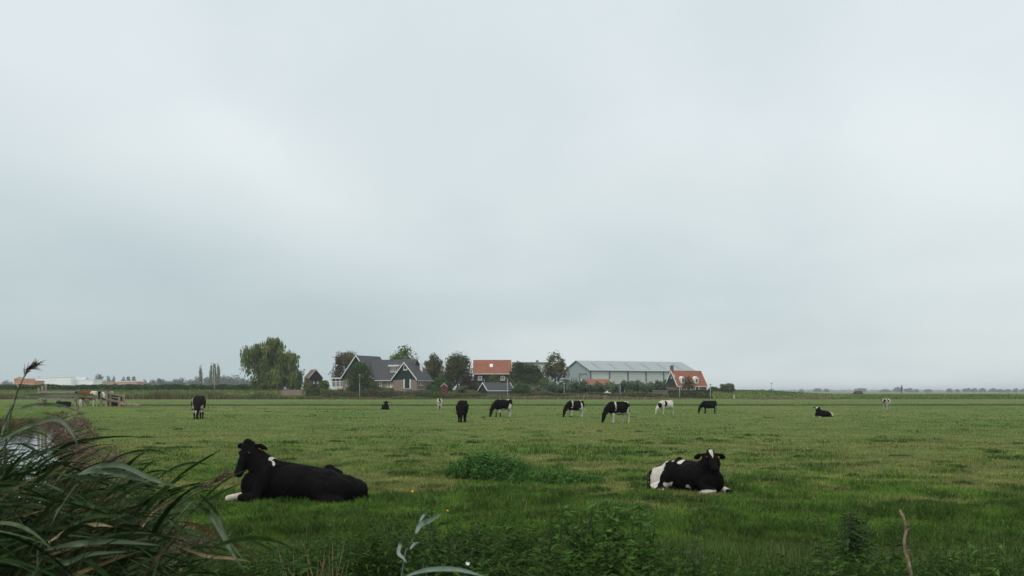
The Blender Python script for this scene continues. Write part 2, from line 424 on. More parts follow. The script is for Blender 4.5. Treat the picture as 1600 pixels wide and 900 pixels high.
def strips(name, P, D, L, W, cols, mat, label, cat, **kw):
    n = len(P); up = np.zeros((n, 3)); up[:, 2] = 1
    sd = np.cross(D, up); sd /= np.linalg.norm(sd, axis=1)[:, None]+1e-6
    sd = sd*(W/2)[:, None]
    Q = P+D*L[:, None]; Mid = (P+Q)/2+up*(L*.08)[:, None]
    V = np.stack([P-sd, P+sd, Mid+sd, Q+sd*.3, Q-sd*.3, Mid-sd], 1).reshape(-1, 3)
    b = np.arange(n)[:, None]*6
    F = np.concatenate([b+np.array([0, 1, 2, 5]), b+np.array([5, 2, 3, 4])])
    me = np_mesh(name, V, F, np.repeat(cols, 6, 0))
    return tag(link(name, me, mat), label, cat, kind="stuff", **kw)
def build_litter():
    n = n0 = 80000
    py = 642+270*RNG.random(n)**1.1; Y = CAMZ*1600/(py-612)
    s = -2.9+3.1*RNG.random(n)+.5*(1-np.minimum(1, RNG.random(n)*3)); X = s+1.7-.442*Y
    s2 = s+1.6*(fbm(X*.8, Y*.8, 77)-.5)
    ok = (s2 < -.05) & (Y < 82) & (fbm(X*1.3+9, Y*.9, 55)+.1*RNG.random(n0) > np.where(s < -1.3, .42, .60)); X, Y = X[ok], Y[ok]; n = len(X)
    a = RNG.normal(2.0, .9, n); D = np.stack([np.cos(a), np.sin(a), RNG.normal(0, .22, n)], -1); D /= np.linalg.norm(D, axis=1)[:, None]
    P = np.stack([X, Y, gz(X, Y)+.02+.10*RNG.random(n)**2], -1)
    c = np.array([.082, .055, .034])*(.45+.8*RNG.random(n)**1.4)[:, None]
    pale = RNG.random(n) < .08; c[pale] = np.array([.24, .18, .11])
    strips("cut_reed_litter", P, D, .12+.45*RNG.random(n), np.maximum(.008, .0006*Y)*(.7+.8*RNG.random(n)), c, M['straw'],
           "brown cut reed stalks and dead leaves strewn along the ditch bank", "reed litter")
build_litter()
def build_bank_grass():
    # tall rough grass at the turf edge and on the dike slope
    n = 60000
    py = 612.7+14*RNG.random(n); Yd = 262+18*RNG.random(n); X = (-300+2300*RNG.random(n)-800)/1600*Yd
    Z = gz(X, Yd)
    a = RNG.random(n)*6.28; D = np.stack([.35*np.cos(a), .35*np.sin(a), np.ones(n)], -1); D /= np.linalg.norm(D, axis=1)[:, None]
    c = np.array([.120, .190, .048])*(.5+.9*RNG.random(n))[:, None]
    k = fbm(X/14, Yd/6, 87) > .55; c[k] *= np.array([1.6, 1.15, 1.2])
    strips("dike_grass", np.stack([X, Yd, Z-.02], -1), D, .15+.35*RNG.random(n), .10+.12*RNG.random(n), c, M['blade'],
           "rough long green grass on the low dike behind the field", "grass")
build_bank_grass()
def build_reed_belt():
    n = 52000
    px = -250+1560*RNG.random(n); Yb = 258.5+4.5*RNG.random(n)
    X = (px-800)/1600*Yb
    hh = np.interp(px, [-260, 60, 240, 330, 440, 480, 560, 640, 700, 760, 900, 1040, 1060, 1140, 1180, 1290, 1300], [1.9, 1.9, 2.0, 2.0, 1.8, .9, 1.2, 1.3, .6, 1.4, 1.5, 1.2, .5, .4, .9, .8, .1])
    hh = hh*(.35+1.05*fbm(X/4.5, Yb*0, 93, 3))
    L = hh*(.45+.6*RNG.random(n))*np.where(px > 490, .8, 1.0)
    a = RNG.random(n)*6.28; D = np.stack([.16*np.cos(a)+.1, .16*np.sin(a), np.ones(n)], -1); D /= np.linalg.norm(D, axis=1)[:, None]
    mixf = np.clip(fbm(X/9, Yb*0+3, 98)*1.6-.3+.3*(RNG.random(n)-.5), 0, 1)[:, None]
    c = np.array([.120, .165, .050])*(1-mixf)+np.array([.230, .165, .090])*mixf
    right = sstep(700, 820, px)[:, None]*(RNG.random((n, 1)) < .35); c = c*(1-right)+np.array([.30, .235, .16])*right
    c = c*(.5+.9*RNG.random(n))[:, None]
    strips("reed_belt", np.stack([X, Yb, gz(X, Yb)-.05], -1), D, L, .06+.10*RNG.random(n), c, M['straw'],
           "long belt of brown and green reeds at the foot of the dike", "reeds")
build_reed_belt()
# ------------------------------------------------------------------ cows
def blob_mesh(name, prims, voxel, smooth=4):
    bm = bmesh.new()
    for c, R, r in prims:
        mt = Matrix.Translation(Vector(c)) @ (R.to_4x4() if R else Matrix.Identity(4)) @ Matrix.Diagonal((*r, 1))
        bmesh.ops.create_icosphere(bm, subdivisions=2, radius=1, matrix=mt)
    me = bpy.data.meshes.new(name+"_raw"); bm.to_mesh(me); bm.free()
    o = bpy.data.objects.new("raw", me); COL.objects.link(o)
    r = o.modifiers.new("r", 'REMESH'); r.mode = 'VOXEL'; r.voxel_size = voxel
    s = o.modifiers.new("s", 'SMOOTH'); s.factor = .5; s.iterations = smooth
    dg = bpy.context.evaluated_depsgraph_get(); dg.update()
    out = bpy.data.meshes.new_from_object(o.evaluated_get(dg))
    out.name = name
    bpy.data.objects.remove(o); bpy.data.meshes.remove(me)
    for p in out.polygons: p.use_smooth = True
    return out
def el(c, r, R=None): return (c, R, r if isinstance(r, tuple) else (r, r, r))
def cap(p, r0, q, r1):
    p = Vector(p); q = Vector(q); d = (q-p).length; n = max(2, int(d/(min(r0, r1)*.45))+1)
    return [el(tuple(p.lerp(q, i/(n-1))), r0+(r1-r0)*i/(n-1)) for i in range(n)]
def chain(pts):
    out = []
    for (p, r0), (q, r1) in zip(pts, pts[1:]): out += cap(p, r0, q, r1)
    return out
def frame(P, f, up=(0, 0, 1)):
    f = Vector(f).normalized(); l = Vector(up).cross(f).normalized(); u = f.cross(l)
    return Matrix.Translation(Vector(P)) @ Matrix((f, l, u)).transposed().to_4x4()
def head_prims(F, sc=1.0, ear_droop=-.15):
    R = F.to_3x3()
    def e(c, r, ex=None):
        return (tuple(F @ (Vector(c)*sc)), (R @ ex) if ex else R, tuple(x*sc for x in r))
    pr = [e((0, 0, 0), (.13, .105, .115)), e((-.05, 0, .06), (.07, .075, .07)), e((.09, 0, .0), (.13, .098, .09)), e((.20, 0, -.02), (.14, .078, .078)),
          e((.31, 0, -.035), (.11, .068, .066)), e((.395, 0, -.045), (.072, .078, .066)), e((.14, 0, -.09), (.15, .062, .065)), e((.30, 0, -.085), (.12, .05, .04))]
    for s in (-1, 1):
        pr.append(e((.10, s*.083, .03), (.04, .03, .032)))
        ex = Matrix.Rotation(s*ear_droop, 3, 'X') @ Matrix.Rotation(-s*.25, 3, 'Z')
        pr.append(e((-.05, s*.135, .0), (.030, .055, .032), ex))
        pr.append(e((-.06, s*.220, -.005+.09*min(0, ear_droop)*2), (.028, .095, .066), ex))
    return pr
def set_coat(me, fn):
    n = len(me.vertices); v = np.empty(n*3, dtype=np.float32); me.vertices.foreach_get("co", v); v = v.reshape(-1, 3)
    wob = np.stack([np.sin(v[:, 1]*17+v[:, 2]*11)+.6*np.sin(v[:, 2]*37+1), np.sin(v[:, 2]*15+v[:, 0]*9)+.5*np.sin(v[:, 0]*33), np.sin(v[:, 0]*13+v[:, 1]*19)+.6*np.sin(v[:, 0]*31+2)], -1)*.022
    c = np.ones((n, 4), dtype=np.float32); c[:, :3] = fn(v, v+wob)
    a = me.color_attributes.new("Col", 'FLOAT_COLOR', 'POINT'); a.data.foreach_set("color", c.ravel())
BLK = np.array([.0048, .0042, .0042]); WHT = np.array([.60, .56, .50]); BRN = np.array([.16, .052, .022]); PINK = np.array([.36, .22, .17])
def inside(w, c, r): return (((w-np.array(c))/np.array(r))**2).sum(1) < 1

SX = .82
def standing_prims(kind, legs, head_turn=0.0, tail=0.0):
    P = [el((.45, 0, .89), (.40, .26, .39)), el((.05, 0, .85), (.60, .30, .38)), el((-.25, 0, .86), (.42, .31, .36)), el((-.55, 0, .98), (.33, .27, .30)),
         el((.62, 0, .82), (.24, .18, .26))]
    P += cap((.55, 0, 1.12), .13, (-.35, 0, 1.15), .12) + cap((-.35, 0, 1.15), .12, (-.78, 0, 1.17), .10)
    P += [el((-.52, .17, 1.17), .09), el((-.52, -.17, 1.17), .09), el((-.82, 0, 1.14), .08), el((.52, 0, 1.2), (.16, .07, .08)), el((-.32, 0, .60), (.15, .12, .09))]
    for i, s in enumerate((1, -1)):
        a = legs[i]; b = legs[2+i]
        P += chain([((.50, s*.17, .88), .15), ((.48+a*.2, s*.185, .64), .10), ((.50+a*.6, s*.165, .38), .058), ((.49+a*.9, s*.16, .13), .040), ((.50+a, s*.16, .045), .052)])
        P += chain([((-.58, s*.14, .95), .19), ((-.52+b*.2, s*.18, .68), .13), ((-.70+b*.6, s*.165, .47), .062), ((-.67+b*.95, s*.16, .14), .040), ((-.64+b, s*.16, .045), .052)])
    P += chain([((-.88, 0, 1.14), .035), ((-.94, tail*.4, .95), .026), ((-.93, tail, .62), .024), ((-.93, tail, .42), .036)])
    P = [((c[0]*SX, c[1], c[2]), R, (r[0]*(SX if max(r) > .2 else 1.12), r[1]*(1 if max(r) > .2 else 1.12), r[2])) for c, R, r in P]
    if kind == 'graze':
        hp = Vector((.98, head_turn, .50)); f = Vector((.34, head_turn*.3, -.94))
        P += chain([((.50, 0, .98), .27), ((.76, head_turn*.4, .80), .20), ((.94, head_turn, .54), .135)])
        F = frame(hp, f, (1, 0, .4))
    elif kind == 'level':
        hp = Vector((.98, head_turn, 1.10)); f = Vector((.70, head_turn, -.66))
        P += chain([((.50, 0, 1.0), .27), ((.76, head_turn*.5, 1.05), .20), ((.93, head_turn, 1.06), .14)])
        F = frame(hp, f)
    return P+head_prims(F, 1.10), F

def make_cow(label, pos, heading, prims, F, coat, scale=1.0, voxel=.03, smooth=3, group="cows grazing in the pasture", tags=False, eyes=False, hs=1.0):
    me = blob_mesh("cow", prims, voxel, smooth); set_coat(me, coat); me.materials.append(M['coat'])
    o = link("cow", me); o.location = pos; o.rotation_euler = (0, 0, heading); o.scale = (scale,)*3
    tag(o, label, "cow", group)
    if tags:
        for s in tags:
            m = MB(); m.box((-.006, -.030, -.052), (.006, .030, .030)); m.box((-.012, -.010, .028), (.012, .010, .05))
            t = m.build("ear_tag", M['yellow'], o)
            t.location = F @ (Vector((-.025, s*.165, -.06))*hs); t.rotation_euler = F.to_euler(); t.scale = (.85,)*3
    if eyes:
        for s in (-1, 1):
            bm = bmesh.new(); bmesh.ops.create_uvsphere(bm, u_segments=12, v_segments=8, radius=.019*hs)
            em = bpy.data.meshes.new("eye"); bm.to_mesh(em); bm.free()
            for p in em.polygons: p.use_smooth = True
            e = link("eye", em, M['eye'], o); e.location = F @ (Vector((.105, s*.102, .035))*hs)
    return o

# coats
def coat_friesian(v, w):                      # black with a white shoulder band, white rump patch and white legs
    c = np.tile(BLK, (len(v), 1))
    band = (np.abs(w[:, 0]-.40-(w[:, 2]-.95)*-.18) < .045+.03*(w[:, 2] > 1.1)) & (w[:, 2] > .72)
    rump = inside(w, (-.62, 0, 1.22), (.17, .2, .16)) | inside(w, (-.66, .2, .72), (.19, .3, .24)) | inside(w, (-.66, -.2, .72), (.19, .3, .24))
    low = (w[:, 2] < .56) & (w[:, 0] < .85); belly = (w[:, 2] < .60) & (w[:, 0] < .3)
    c[band | rump | low | belly] = WHT
    c[inside(v, (-.1, 0, .52), (.25, .2, .12))] = PINK
    return c
def coat_rump_white(v, w):
    c = np.tile(BLK, (len(v), 1))
    wh = inside(w, (-.45, 0, 1.27), (.20, .16, .12)) | inside(w, (-.52, .1, .62), (.22, .4, .42)) | ((w[:, 2] < .5) & (w[:, 0] < -.3)) | ((w[:, 2] < .55) & (w[:, 0] < .8) & (v[:, 2] > .34)) | inside(w, (.0, 0, .5), (.5, .3, .14))
    c[wh] = WHT; return c
def coat_hind_white(v, w):
    c = np.tile(BLK, (len(v), 1))
    wh = (np.abs(w[:, 0]-.50+(w[:, 2]-.95)*.35) < .04+.05*(w[:, 2] > 1.12)) & (w[:, 2] > .7)
    wh |= inside(w, (-.55, 0, 1.27), (.12, .2, .12)) | inside(w, (-.48, .1, .88), (.085, .4, .26)) | ((w[:, 2] < .72) & (w[:, 0] < -.3)) | ((w[:, 2] < .52) & (w[:, 0] < .8) & (v[:, 2] > .12))
    c[wh] = WHT; return c
def coat_white(v, w):
    c = np.tile(WHT, (len(v), 1))
    bk = inside(w, (.92, 0, .80), (.24, .3, .24)) | inside(w, (.22, .2, 1.0), (.16, .2, .24)) | inside(w, (.40, .25, .80), (.13, .2, .13))
    c[bk] = BLK; c[inside(w, (-.02, -.2, 1.15), (.2, .2, .16))] = BLK; return c
def coat_black(v, w):
    return np.tile(BLK*1.15, (len(v), 1))
def coat_dark(v, w):
    c = np.tile(BLK*1.3, (len(v), 1)); c[(v[:, 2] < .55) & (v[:, 0] < .85)] = np.array([.03, .018, .013])
    c[inside(w, (1.12, 0, .52), (.05, .2, .09))] = WHT; return c
def coat_front_blaze(v, w):                    # black, pale band down one side of the chest, white above the knees
    c = np.tile(np.array([.014, .010, .010]), (len(v), 1))
    wh = inside(w, (.62, -.20, .86), (.22, .05, .32)) | inside(w, (.3, .27, .62), (.4, .1, .17)) | ((w[:, 2] > .36) & (w[:, 2] < .60) & (w[:, 0] < .9))
    c[wh] = WHT; c[inside(w, (1.24, 0, .36), (.2, .04, .14))] = WHT; return c
def coat_brown(v, w):
    c = np.tile(BRN, (len(v), 1))
    wh = ((w[:, 2] > 1.08) & (w[:, 0] < -.3)) | (w[:, 2] < .58) & (w[:, 0] < .85) | inside(w, (-.8, 0, .9), (.22, .4, .34)) | inside(w, (.0, 0, .58), (.4, .3, .1))
    c[wh] = WHT; c[(w[:, 0] > 1.02)] = BLK*1.5; return c
def coat_pied(v, w):
    c = np.tile(WHT, (len(v), 1))
    bk = inside(w, (-.25, 0, 1.0), (.22, .5, .35)) | inside(w, (-.85, 0, 1.1), (.16, .4, .24)) | (w[:, 0] > .45) & (w[:, 2] > .6)
    c[bk] = BLK; return c
def coat_face(v, w):                           # seen head on: white with dark cheeks and ears
    c = np.tile(WHT*.9, (len(v), 1))
    bk = (np.abs(v[:, 1]+.08) > .055) & (v[:, 2] > .96) & (v[:, 0] > 1.0) | inside(w, (.1, .2, 1.1), (.4, .3, .25)) | inside(w, (.5, -.2, 1.1), (.25, .2, .22))
    c[(v[:, 0] > 1.1) & (v[:, 2] < 1.0)] = np.array([.20, .14, .12]); c[bk] = BLK; return c
def coat_rear(v, w):                           # seen from behind: white with a black patch over the tail
    c = np.tile(WHT, (len(v), 1))
    bk = inside(w, (-.80, -.02, 1.10), (.24, .13, .20)) | inside(w, (-.1, -.28, 1.05), (.35, .2, .3)) | (w[:, 0] > .7)
    c[bk] = BLK; return c

PI = math.pi
def stand(label, px, py, h, heading, coat, legs=(0, 0, 0, 0), kind='graze', turn=0.0, tail=0.0, Y=None):
    g = ground(px, py)
    if Y: g = Vector(((px-800)/1600*Y, Y, float(gz((px-800)/1600*Y, Y))))
    prims, F = standing_prims(kind, legs, turn, tail)
    oc = coat; coat = lambda v, w: oc(v/np.array([SX, 1, 1]), w/np.array([SX, 1, 1]))
    # h: height in metres at the hips (the template is 1.26)
    return make_cow(label, g-Vector((0, 0, .02)), heading, prims, F, coat, h/1.26, .030)
L = PI   # heading west
stand("black and white cow grazing with white legs, white collar and hind legs apart", 966, 660.5, 1.33, L+.45, coat_friesian, (.02, -.08, -.10, .16))
stand("black cow grazing with white hind legs and a white patch on top of its hips", 786, 651.5, 1.33, L+.55, coat_rump_white, (-.12, .10, .06, -.06), tail=-.05)
stand("black and white cow grazing with a thin white collar and white stripe down the flank", 899, 651.5, 1.26, L+.5, coat_hind_white, (.0, -.05, .05, -.05), tail=.1)
stand("mostly white cow grazing with a black neck and black shoulder spots", 1041, 647.0, 1.20, L+.5, coat_white, (.05, -.2, -.18, .02), turn=-.1)
stand("small all dark brown-black cow grazing, farthest right of the grazing cows", 1108, 646.0, 1.14, L+.15, coat_dark, (.12, -.14, .10, -.14))
stand("all black cow grazing head on, right of the distant white calf", 722, 659.5, 1.42, -PI/2-.04, coat_black, (0, 0, .1, -.1), turn=0.03)
stand("dark cow grazing head on with pale knees, straight behind the ditch bank", 310, 654.5, 1.50, -PI/2+.16, coat_front_blaze, (0, -.05, .1, -.1), turn=.08)
stand("far off white calf seen from behind with a black patch over its tail", 687, 639.5, 1.20, PI/2+.05, coat_rear, (.0, .0, .1, 0))
stand("pale calf standing and facing the camera with dark cheeks", 1385, 640, 1.22, -PI/2-.62, coat_face, kind='level', turn=-.08)
stand("red-brown and white cow standing by the wooden gate", 138, 634.5, 1.38, L-.05, coat_brown, kind='level', legs=(.1, -.06, .1, -.06), Y=89)
stand("black and white pied cow standing behind the red-brown cow at the gate", 166, 632.0, 1.32, L+.2, coat_pied, kind='level', Y=92)
stand("small white calf's legs and body showing under the red-brown cow", 133, 634.2, .92, -PI/2-.2, lambda v, w: np.tile(WHT, (len(v), 1)), Y=90.5)

def lying_prims(head_dir, poll=(.90, 0, .97), lift=0, hs=1.22):
    P = [el((.58, 0, .38), (.40, .31, .38)), el((.15, 0, .35), (.60, .37, .36)), el((-.30, .02, .31), (.52, .39, .32)), el((-.68, .0, .26), (.40, .34, .26)), el((-.92, 0, .22), (.26, .30, .22)),
         el((.89, 0, .30), (.19, .19, .27)), el((.60, 0, .62), (.20, .11, .17))]
    P += chain([((.55, 0, .66), .13), ((.10, -.02, .585), .125), ((-.35, -.04, .50), .125), ((-.75, -.03, .36), .13), ((-1.02, 0, .24), .12)])
    P += [el((-.46, -.27, .57), (.11, .09, .10)), el((-.42, .20, .50), (.12, .08, .08)), el((-.50, -.24, .44), (.24, .15, .18)), el((.62, .24, .42), (.14, .12, .26))]          # far hip
    P += [el((-.60, .28, .24), (.36, .18, .25)), el((-.34, .38, .24), (.15, .12, .20))]             # near thigh, knee
    P += chain([((-.34, .40, .14), .10), ((-.70, .46, .075), .07), ((-.42, .52, .055), .05), ((-.28, .54, .05), .05)])
    P += chain([((-.42, -.40, .14), .09), ((-.80, -.42, .07), .06)])
    pv = Vector(poll)
    P += chain([((.60, 0, .54), .30), ((.76, pv.y*.5, .72), .235), ((pv.x-.07, pv.y, pv.z-.09), .165)])
    P += chain([((.70, .22, .32), .13), ((.74, .27, .16), .10), ((1.02, .26, .13), .072), ((.84, .33, .055), .052), ((.70, .33, .05), .052)])
    P += chain([((.72, -.20, .30), .13), ((.82, -.20, .14), .09), ((1.08, -.10, .12), .074), ((1.28, .0, .085), .068)])
    P += chain([((-1.08, 0, .22), .05), ((-1.16, .08, .10), .035), ((-1.05, .22, .04), .035)])
    if lift: P = [((c[0], c[1], c[2]*(1+lift*min(1, max(0, (.3-c[0])/.6)))), R, (r[0], r[1], r[2]*(1+lift*min(1, max(0, (.3-c[0])/.6))))) for c, R, r in P]
    hd = Vector(head_dir)
    F = frame(pv, hd)
    return P+head_prims(F, hs, -.22), F

def coat_near(v, w):
    c = np.tile(BLK, (len(v), 1))
    c[inside(w, (.50, .12, .80), (.036, .3, .055)) | inside(w, (.462, .24, .715), (.02, .14, .07))] = WHT
    c[inside(v, (1.22, -.03, .14), (.17, .2, .13)) & (v[:, 2] > .055)] = WHT
    return c
def coat_right(v, w):
    c = np.tile(BLK, (len(v), 1))
    wh = inside(w, (-.58, -.3, .40), (.20, .36, .46)) | inside(w, (-.26, -.05, .66), (.11, .12, .09)) | inside(w, (-.95, -.2, .30), (.05, .2, .16)) | inside(w, (-.10, -.1, .74), (.07, .12, .07)) | inside(w, (-.2, -.42, .18), (.10, .14, .08)) | inside(w, (.28, -.36, .13), (.09, .1, .06))
    wh |= inside(v, (.95, -.33, .05), (.28, .16, .10)) | inside(v, (1.12, .16, .08), (.26, .18, .14)) | inside(v, (-.3, -.52, .04), (.2, .08, .07)) | inside(v, (1.1, -.30, .05), (.16, .16, .1))
    c[wh] = WHT
    c[inside(v, (-.15, -.40, .07), (.42, .18, .09)) & ~wh] = np.array([.13, .055, .035])
    return c
def lie(label, px, py, heading, coat, head_dir, scale, voxel, tags=False, eyes=False, poll=(.90, 0, .97), face=None, smooth=2, flip=False, lift=0):
    g = ground(px, py)
    prims, F = lying_prims(head_dir, poll, lift)
    if flip:                                     # mirror the pose left for right
        prims2 = []
        S = Matrix.Diagonal((1, -1, 1))
        for c, R, r in prims:
            prims2.append(((c[0], -c[1], c[2]), (S @ R @ S) if R else None, r))
        prims = prims2
        pv = Vector((poll[0], -poll[1], poll[2])); F = frame(pv, (head_dir[0], -head_dir[1], head_dir[2]))
    if face:
        inv = np.array(F.inverted()); oc = coat
        def coat(v, w, oc=oc):
            c = oc(v, w); h = (np.c_[v, np.ones(len(v))] @ inv.T)[:, :3]/1.22
            m = (h[:, 2] > .0) & (np.abs(h[:, 1]+.006) < .036-.22*np.maximum(h[:, 0]-.02, 0)) & (h[:, 0] > -.035) & (h[:, 0] < .25)
            c[m] = WHT; return c
    o = make_cow(label, g-Vector((0, 0, .03)), heading, prims, F, coat, scale, voxel, smooth,
                 "cows lying down in the pasture", tags, eyes, 1.22)
    return o
lie("large black cow lying down with a small white shoulder mark and yellow ear tag", 472, 783, PI+.10, coat_near,
    (.36, .44, -.80), .985, .0165, tags=(-1, 1), eyes=True, poll=(.93, .0, .98))
lie("black and white cow lying facing the camera with a white forehead blaze", 1073, 767, -.88, coat_right,
    (.83, .58, -.52), .83, .0165, tags=(-1, 1), eyes=True, poll=(.80, .10, .90), face=True, flip=True, lift=.22)
lie("small far off calf lying down with a white face and white rump", 1287, 651.5, PI+.50, lambda v, w: np.where((inside(w, (-.85, 0, .3), (.35, .6, .5)) | inside(v, (1.0, 0, .05), (.5, .5, .1)) | inside(w, (1.05, .1, .95), (.15, .1, .16)))[:, None], WHT, BLK),
    (.5, .8, -.4), .80, .03)
lie("dark cow lying far off beside the field ditch with head raised", 602, 640, -PI/2+.25, lambda v, w: np.where(inside(w, (-.55, .35, .2), (.22, .3, .22))[:, None], WHT*.8, BLK),
    (.9, -.1, -.4), .88, .03)
# ------------------------------------------------------------------ trees and bushes
def leaf_quads(P, Nrm, size, aspect=1.4, droop=None, rng=RNG):
    n = len(P)
    a = rng.normal(size=(n, 3))
    if droop is not None: a = a*np.array([.25, .25, .25])+np.array([0, 0, -1.])*droop
    a /= np.linalg.norm(a, axis=1)[:, None]
    b = np.cross(a, Nrm+.6*rng.normal(size=(n, 3))); b /= np.linalg.norm(b, axis=1)[:, None]+1e-6
    sz = (size*(.6+.8*rng.random(n)))[:, None]
    V = np.stack([P-a*sz*aspect/2, P+b*sz/2, P+a*sz*aspect/2, P-b*sz/2], 1).reshape(-1, 3)
    return V, np.arange(n*4).reshape(-1, 4)
def crown_points(clusters, n, rng=RNG, shell=.5):
    w = np.array([c[1][0]*c[1][1]+c[1][2]*c[1][0] for c in clusters]); w = w/w.sum()
    k = rng.choice(len(clusters), n, p=w)
    C = np.array([c[0] for c in clusters])[k]; R = np.array([c[1] for c in clusters])[k]
    d = rng.normal(size=(n, 3)); d /= np.linalg.norm(d, axis=1)[:, None]
    rad = rng.random(n)**shell*(1+.12*rng.normal(size=n))
    return C+d*R*rad[:, None], d, k
def sub_clusters(c, r, n, fr=.36, rng=RNG, flat=1.0):
    out = []
    for i in range(n):
        d = rng.normal(size=3); d /= np.linalg.norm(d)
        if d[2] < -.5: d[2] *= .4
        q = np.array(c)+d*np.array(r)*(.45+.35*rng.random())
        f = fr*(.65+.7*rng.random())
        out.append((tuple(q), (r[0]*f, r[1]*f, r[2]*f*flat)))
    return out
def crown_obj(root, clusters, n, size, c0, c1, droop=None, mat='leaf', aspect=1.4, rng=RNG, shell=.5, name='crown', zmin=None):
    P, d, k = crown_points(clusters, n, rng, shell)
    if droop is not None: P[:, 2] -= (rng.random(n)**2)*droop*1.2
    if zmin is not None: P[:, 2] = np.maximum(P[:, 2], zmin+.3*rng.random(n))
    V, F = leaf_quads(P, d, size*np.ones(n), aspect, 1.0 if droop else None, rng)
    kc = rng.random(len(clusters))[k]
    mixv = np.clip(kc*.75+.35*rng.random(n)-.05, 0, 1)[:, None]
    col = (np.array(c0)*(1-mixv)+np.array(c1)*mixv)*(.75+.5*rng.random(n))[:, None]
    me = np_mesh(name, V, F, np.repeat(col, 4, 0))
    return link(name, me, M[mat], root)
def trunk_obj(root, h, r, clusters, limbs=6, rng=RNG, lean=0., mat='bark'):
    m = MB(); top = Vector((lean, 0, h))
    m.tube([(0, 0, -.3), (lean*.3, .02, h*.4), top], [r*1.25, r*.9, r*.6], 9)
    idx = rng.permutation(len(clusters))[:limbs]
    for i in idx:
        q = Vector(clusters[i][0]); s = top*(.55+.4*rng.random()); mid = s.lerp(q, .5)+Vector((0, 0, .06*(q-s).length))
        m.tube([s, mid, q], [r*.45, r*.26, r*.07], 6)
    return m.build("trunk", M[mat], root, True)
def tree(name, label, cat, px, base_py, Y, w_px, top_py, c0, c1, n=4500, size=.34, nsub=16, crown_bottom=None, group=None, droop=None, trunk_r=.25,
         fr=.36, limbs=7, seed=0, depth=.85, aspect=1.4, shape=None, shell=.5, lean=0.):
    rng = np.random.default_rng(1000+seed+int(px*7)+int(Y)); n = int(n*1.5)
    k = Y/1600
    x = (px-800)*k; gzv = float(gz(x, Y)); zt = CAMZ+(612-top_py)*k
    H = zt-gzv; R = w_px*k/2
    root = empty(name, (x, Y, gzv)); tag(root, label, cat, group)
    cb = .75*(crown_bottom if crown_bottom is not None else .15)
    lo = H*cb; cz = (lo+H)/2; rz = (H-lo)/2
    if shape is None:
        cl = sub_clusters((lean, 0, cz), (R*.88, R*depth, rz*.9), nsub, fr, rng)
        cl.append(((lean, 0, cz), (R*.72, R*depth*.72, rz*.75)))
        for q in range(5): cl.append(((lean+R*(-.6+.3*q), rng.normal(0, .15)*R, lo+rz*(.35+.2*rng.random())), (R*.38, R*.3, rz*.42)))
    else:
        cl = []
        for (u, v, w, a, b) in shape:         # u across -1..1, v depth, w 0..1 height, a and b radii as shares of R and H
            cl += sub_clusters((u*R, v*R, lo+w*(H-lo)), (a*R, a*R*.9, b*H), max(4, int(nsub*a)), .5, rng)
    # fit the clusters to the crown's real width and height
    C_ = np.array([c[0] for c in cl]); R_ = np.array([c[1] for c in cl])*.93
    lo_, hi_ = (C_-R_).min(0), (C_+R_).max(0); tl = np.array([-R, -R*depth, lo]); th_ = np.array([R, R*depth, H]); sc_ = (th_-tl)/(hi_-lo_)
    cl = [(tuple((np.array(c)-lo_)*sc_+tl), tuple(np.array(r)*sc_)) for c, r in cl]
    c0 = tuple(x*.75 for x in c0); c1 = tuple(x*1.55 for x in c1)
    crown_obj(root, cl, n, size, c0, c1, droop, rng=rng, aspect=aspect, shell=shell, zmin=.05 if droop else None)
    trunk_obj(root, max(lo+.35*(H-lo), .4), trunk_r, cl, limbs, rng, lean)
    return root
GRN = ((.055, .100, .026), (.120, .170, .045)); OLV = ((.100, .120, .032), (.175, .180, .055)); RST = ((.065, .085, .028), (.130, .125, .040)); DRK = ((.034, .068, .022), (.078, .125, .035))
SILV = ((.070, .105, .055), (.130, .170, .095)); PUR = ((.095, .085, .050), (.135, .125, .068))

# the big weeping willow
tree("willow_tree", "large weeping willow with drooping olive branches, standing alone left of the houses", "tree", 426, 612, 284, 100, 527, *((.085, .122, .030), (.140, .168, .050)),
     n=11500, size=.30, nsub=17, crown_bottom=.10, droop=3.0, trunk_r=.55, aspect=3.2, shell=.55, limbs=10,
     shape=[(0.08, 0, .82, .40, .13), (-.50, 0, .70, .40, .14), (.48, 0, .68, .36, .15), (-.76, 0, .56, .20, .12), (.62, 0, .38, .36, .2), (0, .1, .52, .55, .22), (-.30, .1, .25, .38, .15), (.1, -.1, .25, .5, .17), (.15, .05, .93, .28, .07), (-.25, 0, .80, .32, .12), (.72, 0, .2, .24, .15)])
tree("tree", "dull purple-brown leaved tree behind the white conservatory", "tree", 541, 612, 290, 50, 548, *PUR, n=4200, crown_bottom=.25, size=.3)
tree("tree", "round deep green tree rising above the slate roof of the farmhouse", "tree", 631, 612, 300, 60, 539, *GRN, n=5200, crown_bottom=.3, nsub=20)
tree("tree", "green layered tree in front of the farmhouse's left gable", "tree", 562, 613, 262.5, 48, 563, *DRK, n=3200, size=.26, crown_bottom=.42, nsub=14, depth=.4, trunk_r=.15)
tree("tree", "rust-tinged tree right behind the farmhouse's end roof", "tree", 679, 612, 292, 42, 551, *RST, n=4000, crown_bottom=.2, size=.3)
tree("tree", "dark green tree with rusty top beside the orange-roofed black house", "tree", 715, 612, 277, 54, 551, *((.045, .070, .024), (.100, .100, .036)), n=6500, crown_bottom=.12, size=.28, nsub=22, depth=.5)
tree("tree", "low maroon-leaved tree between the dark tree and the little shed", "tree", 733, 614, 272, 36, 586, *((.050, .030, .022), (.085, .045, .032)), n=2400, crown_bottom=.1, size=.24, depth=.4, trunk_r=.12)
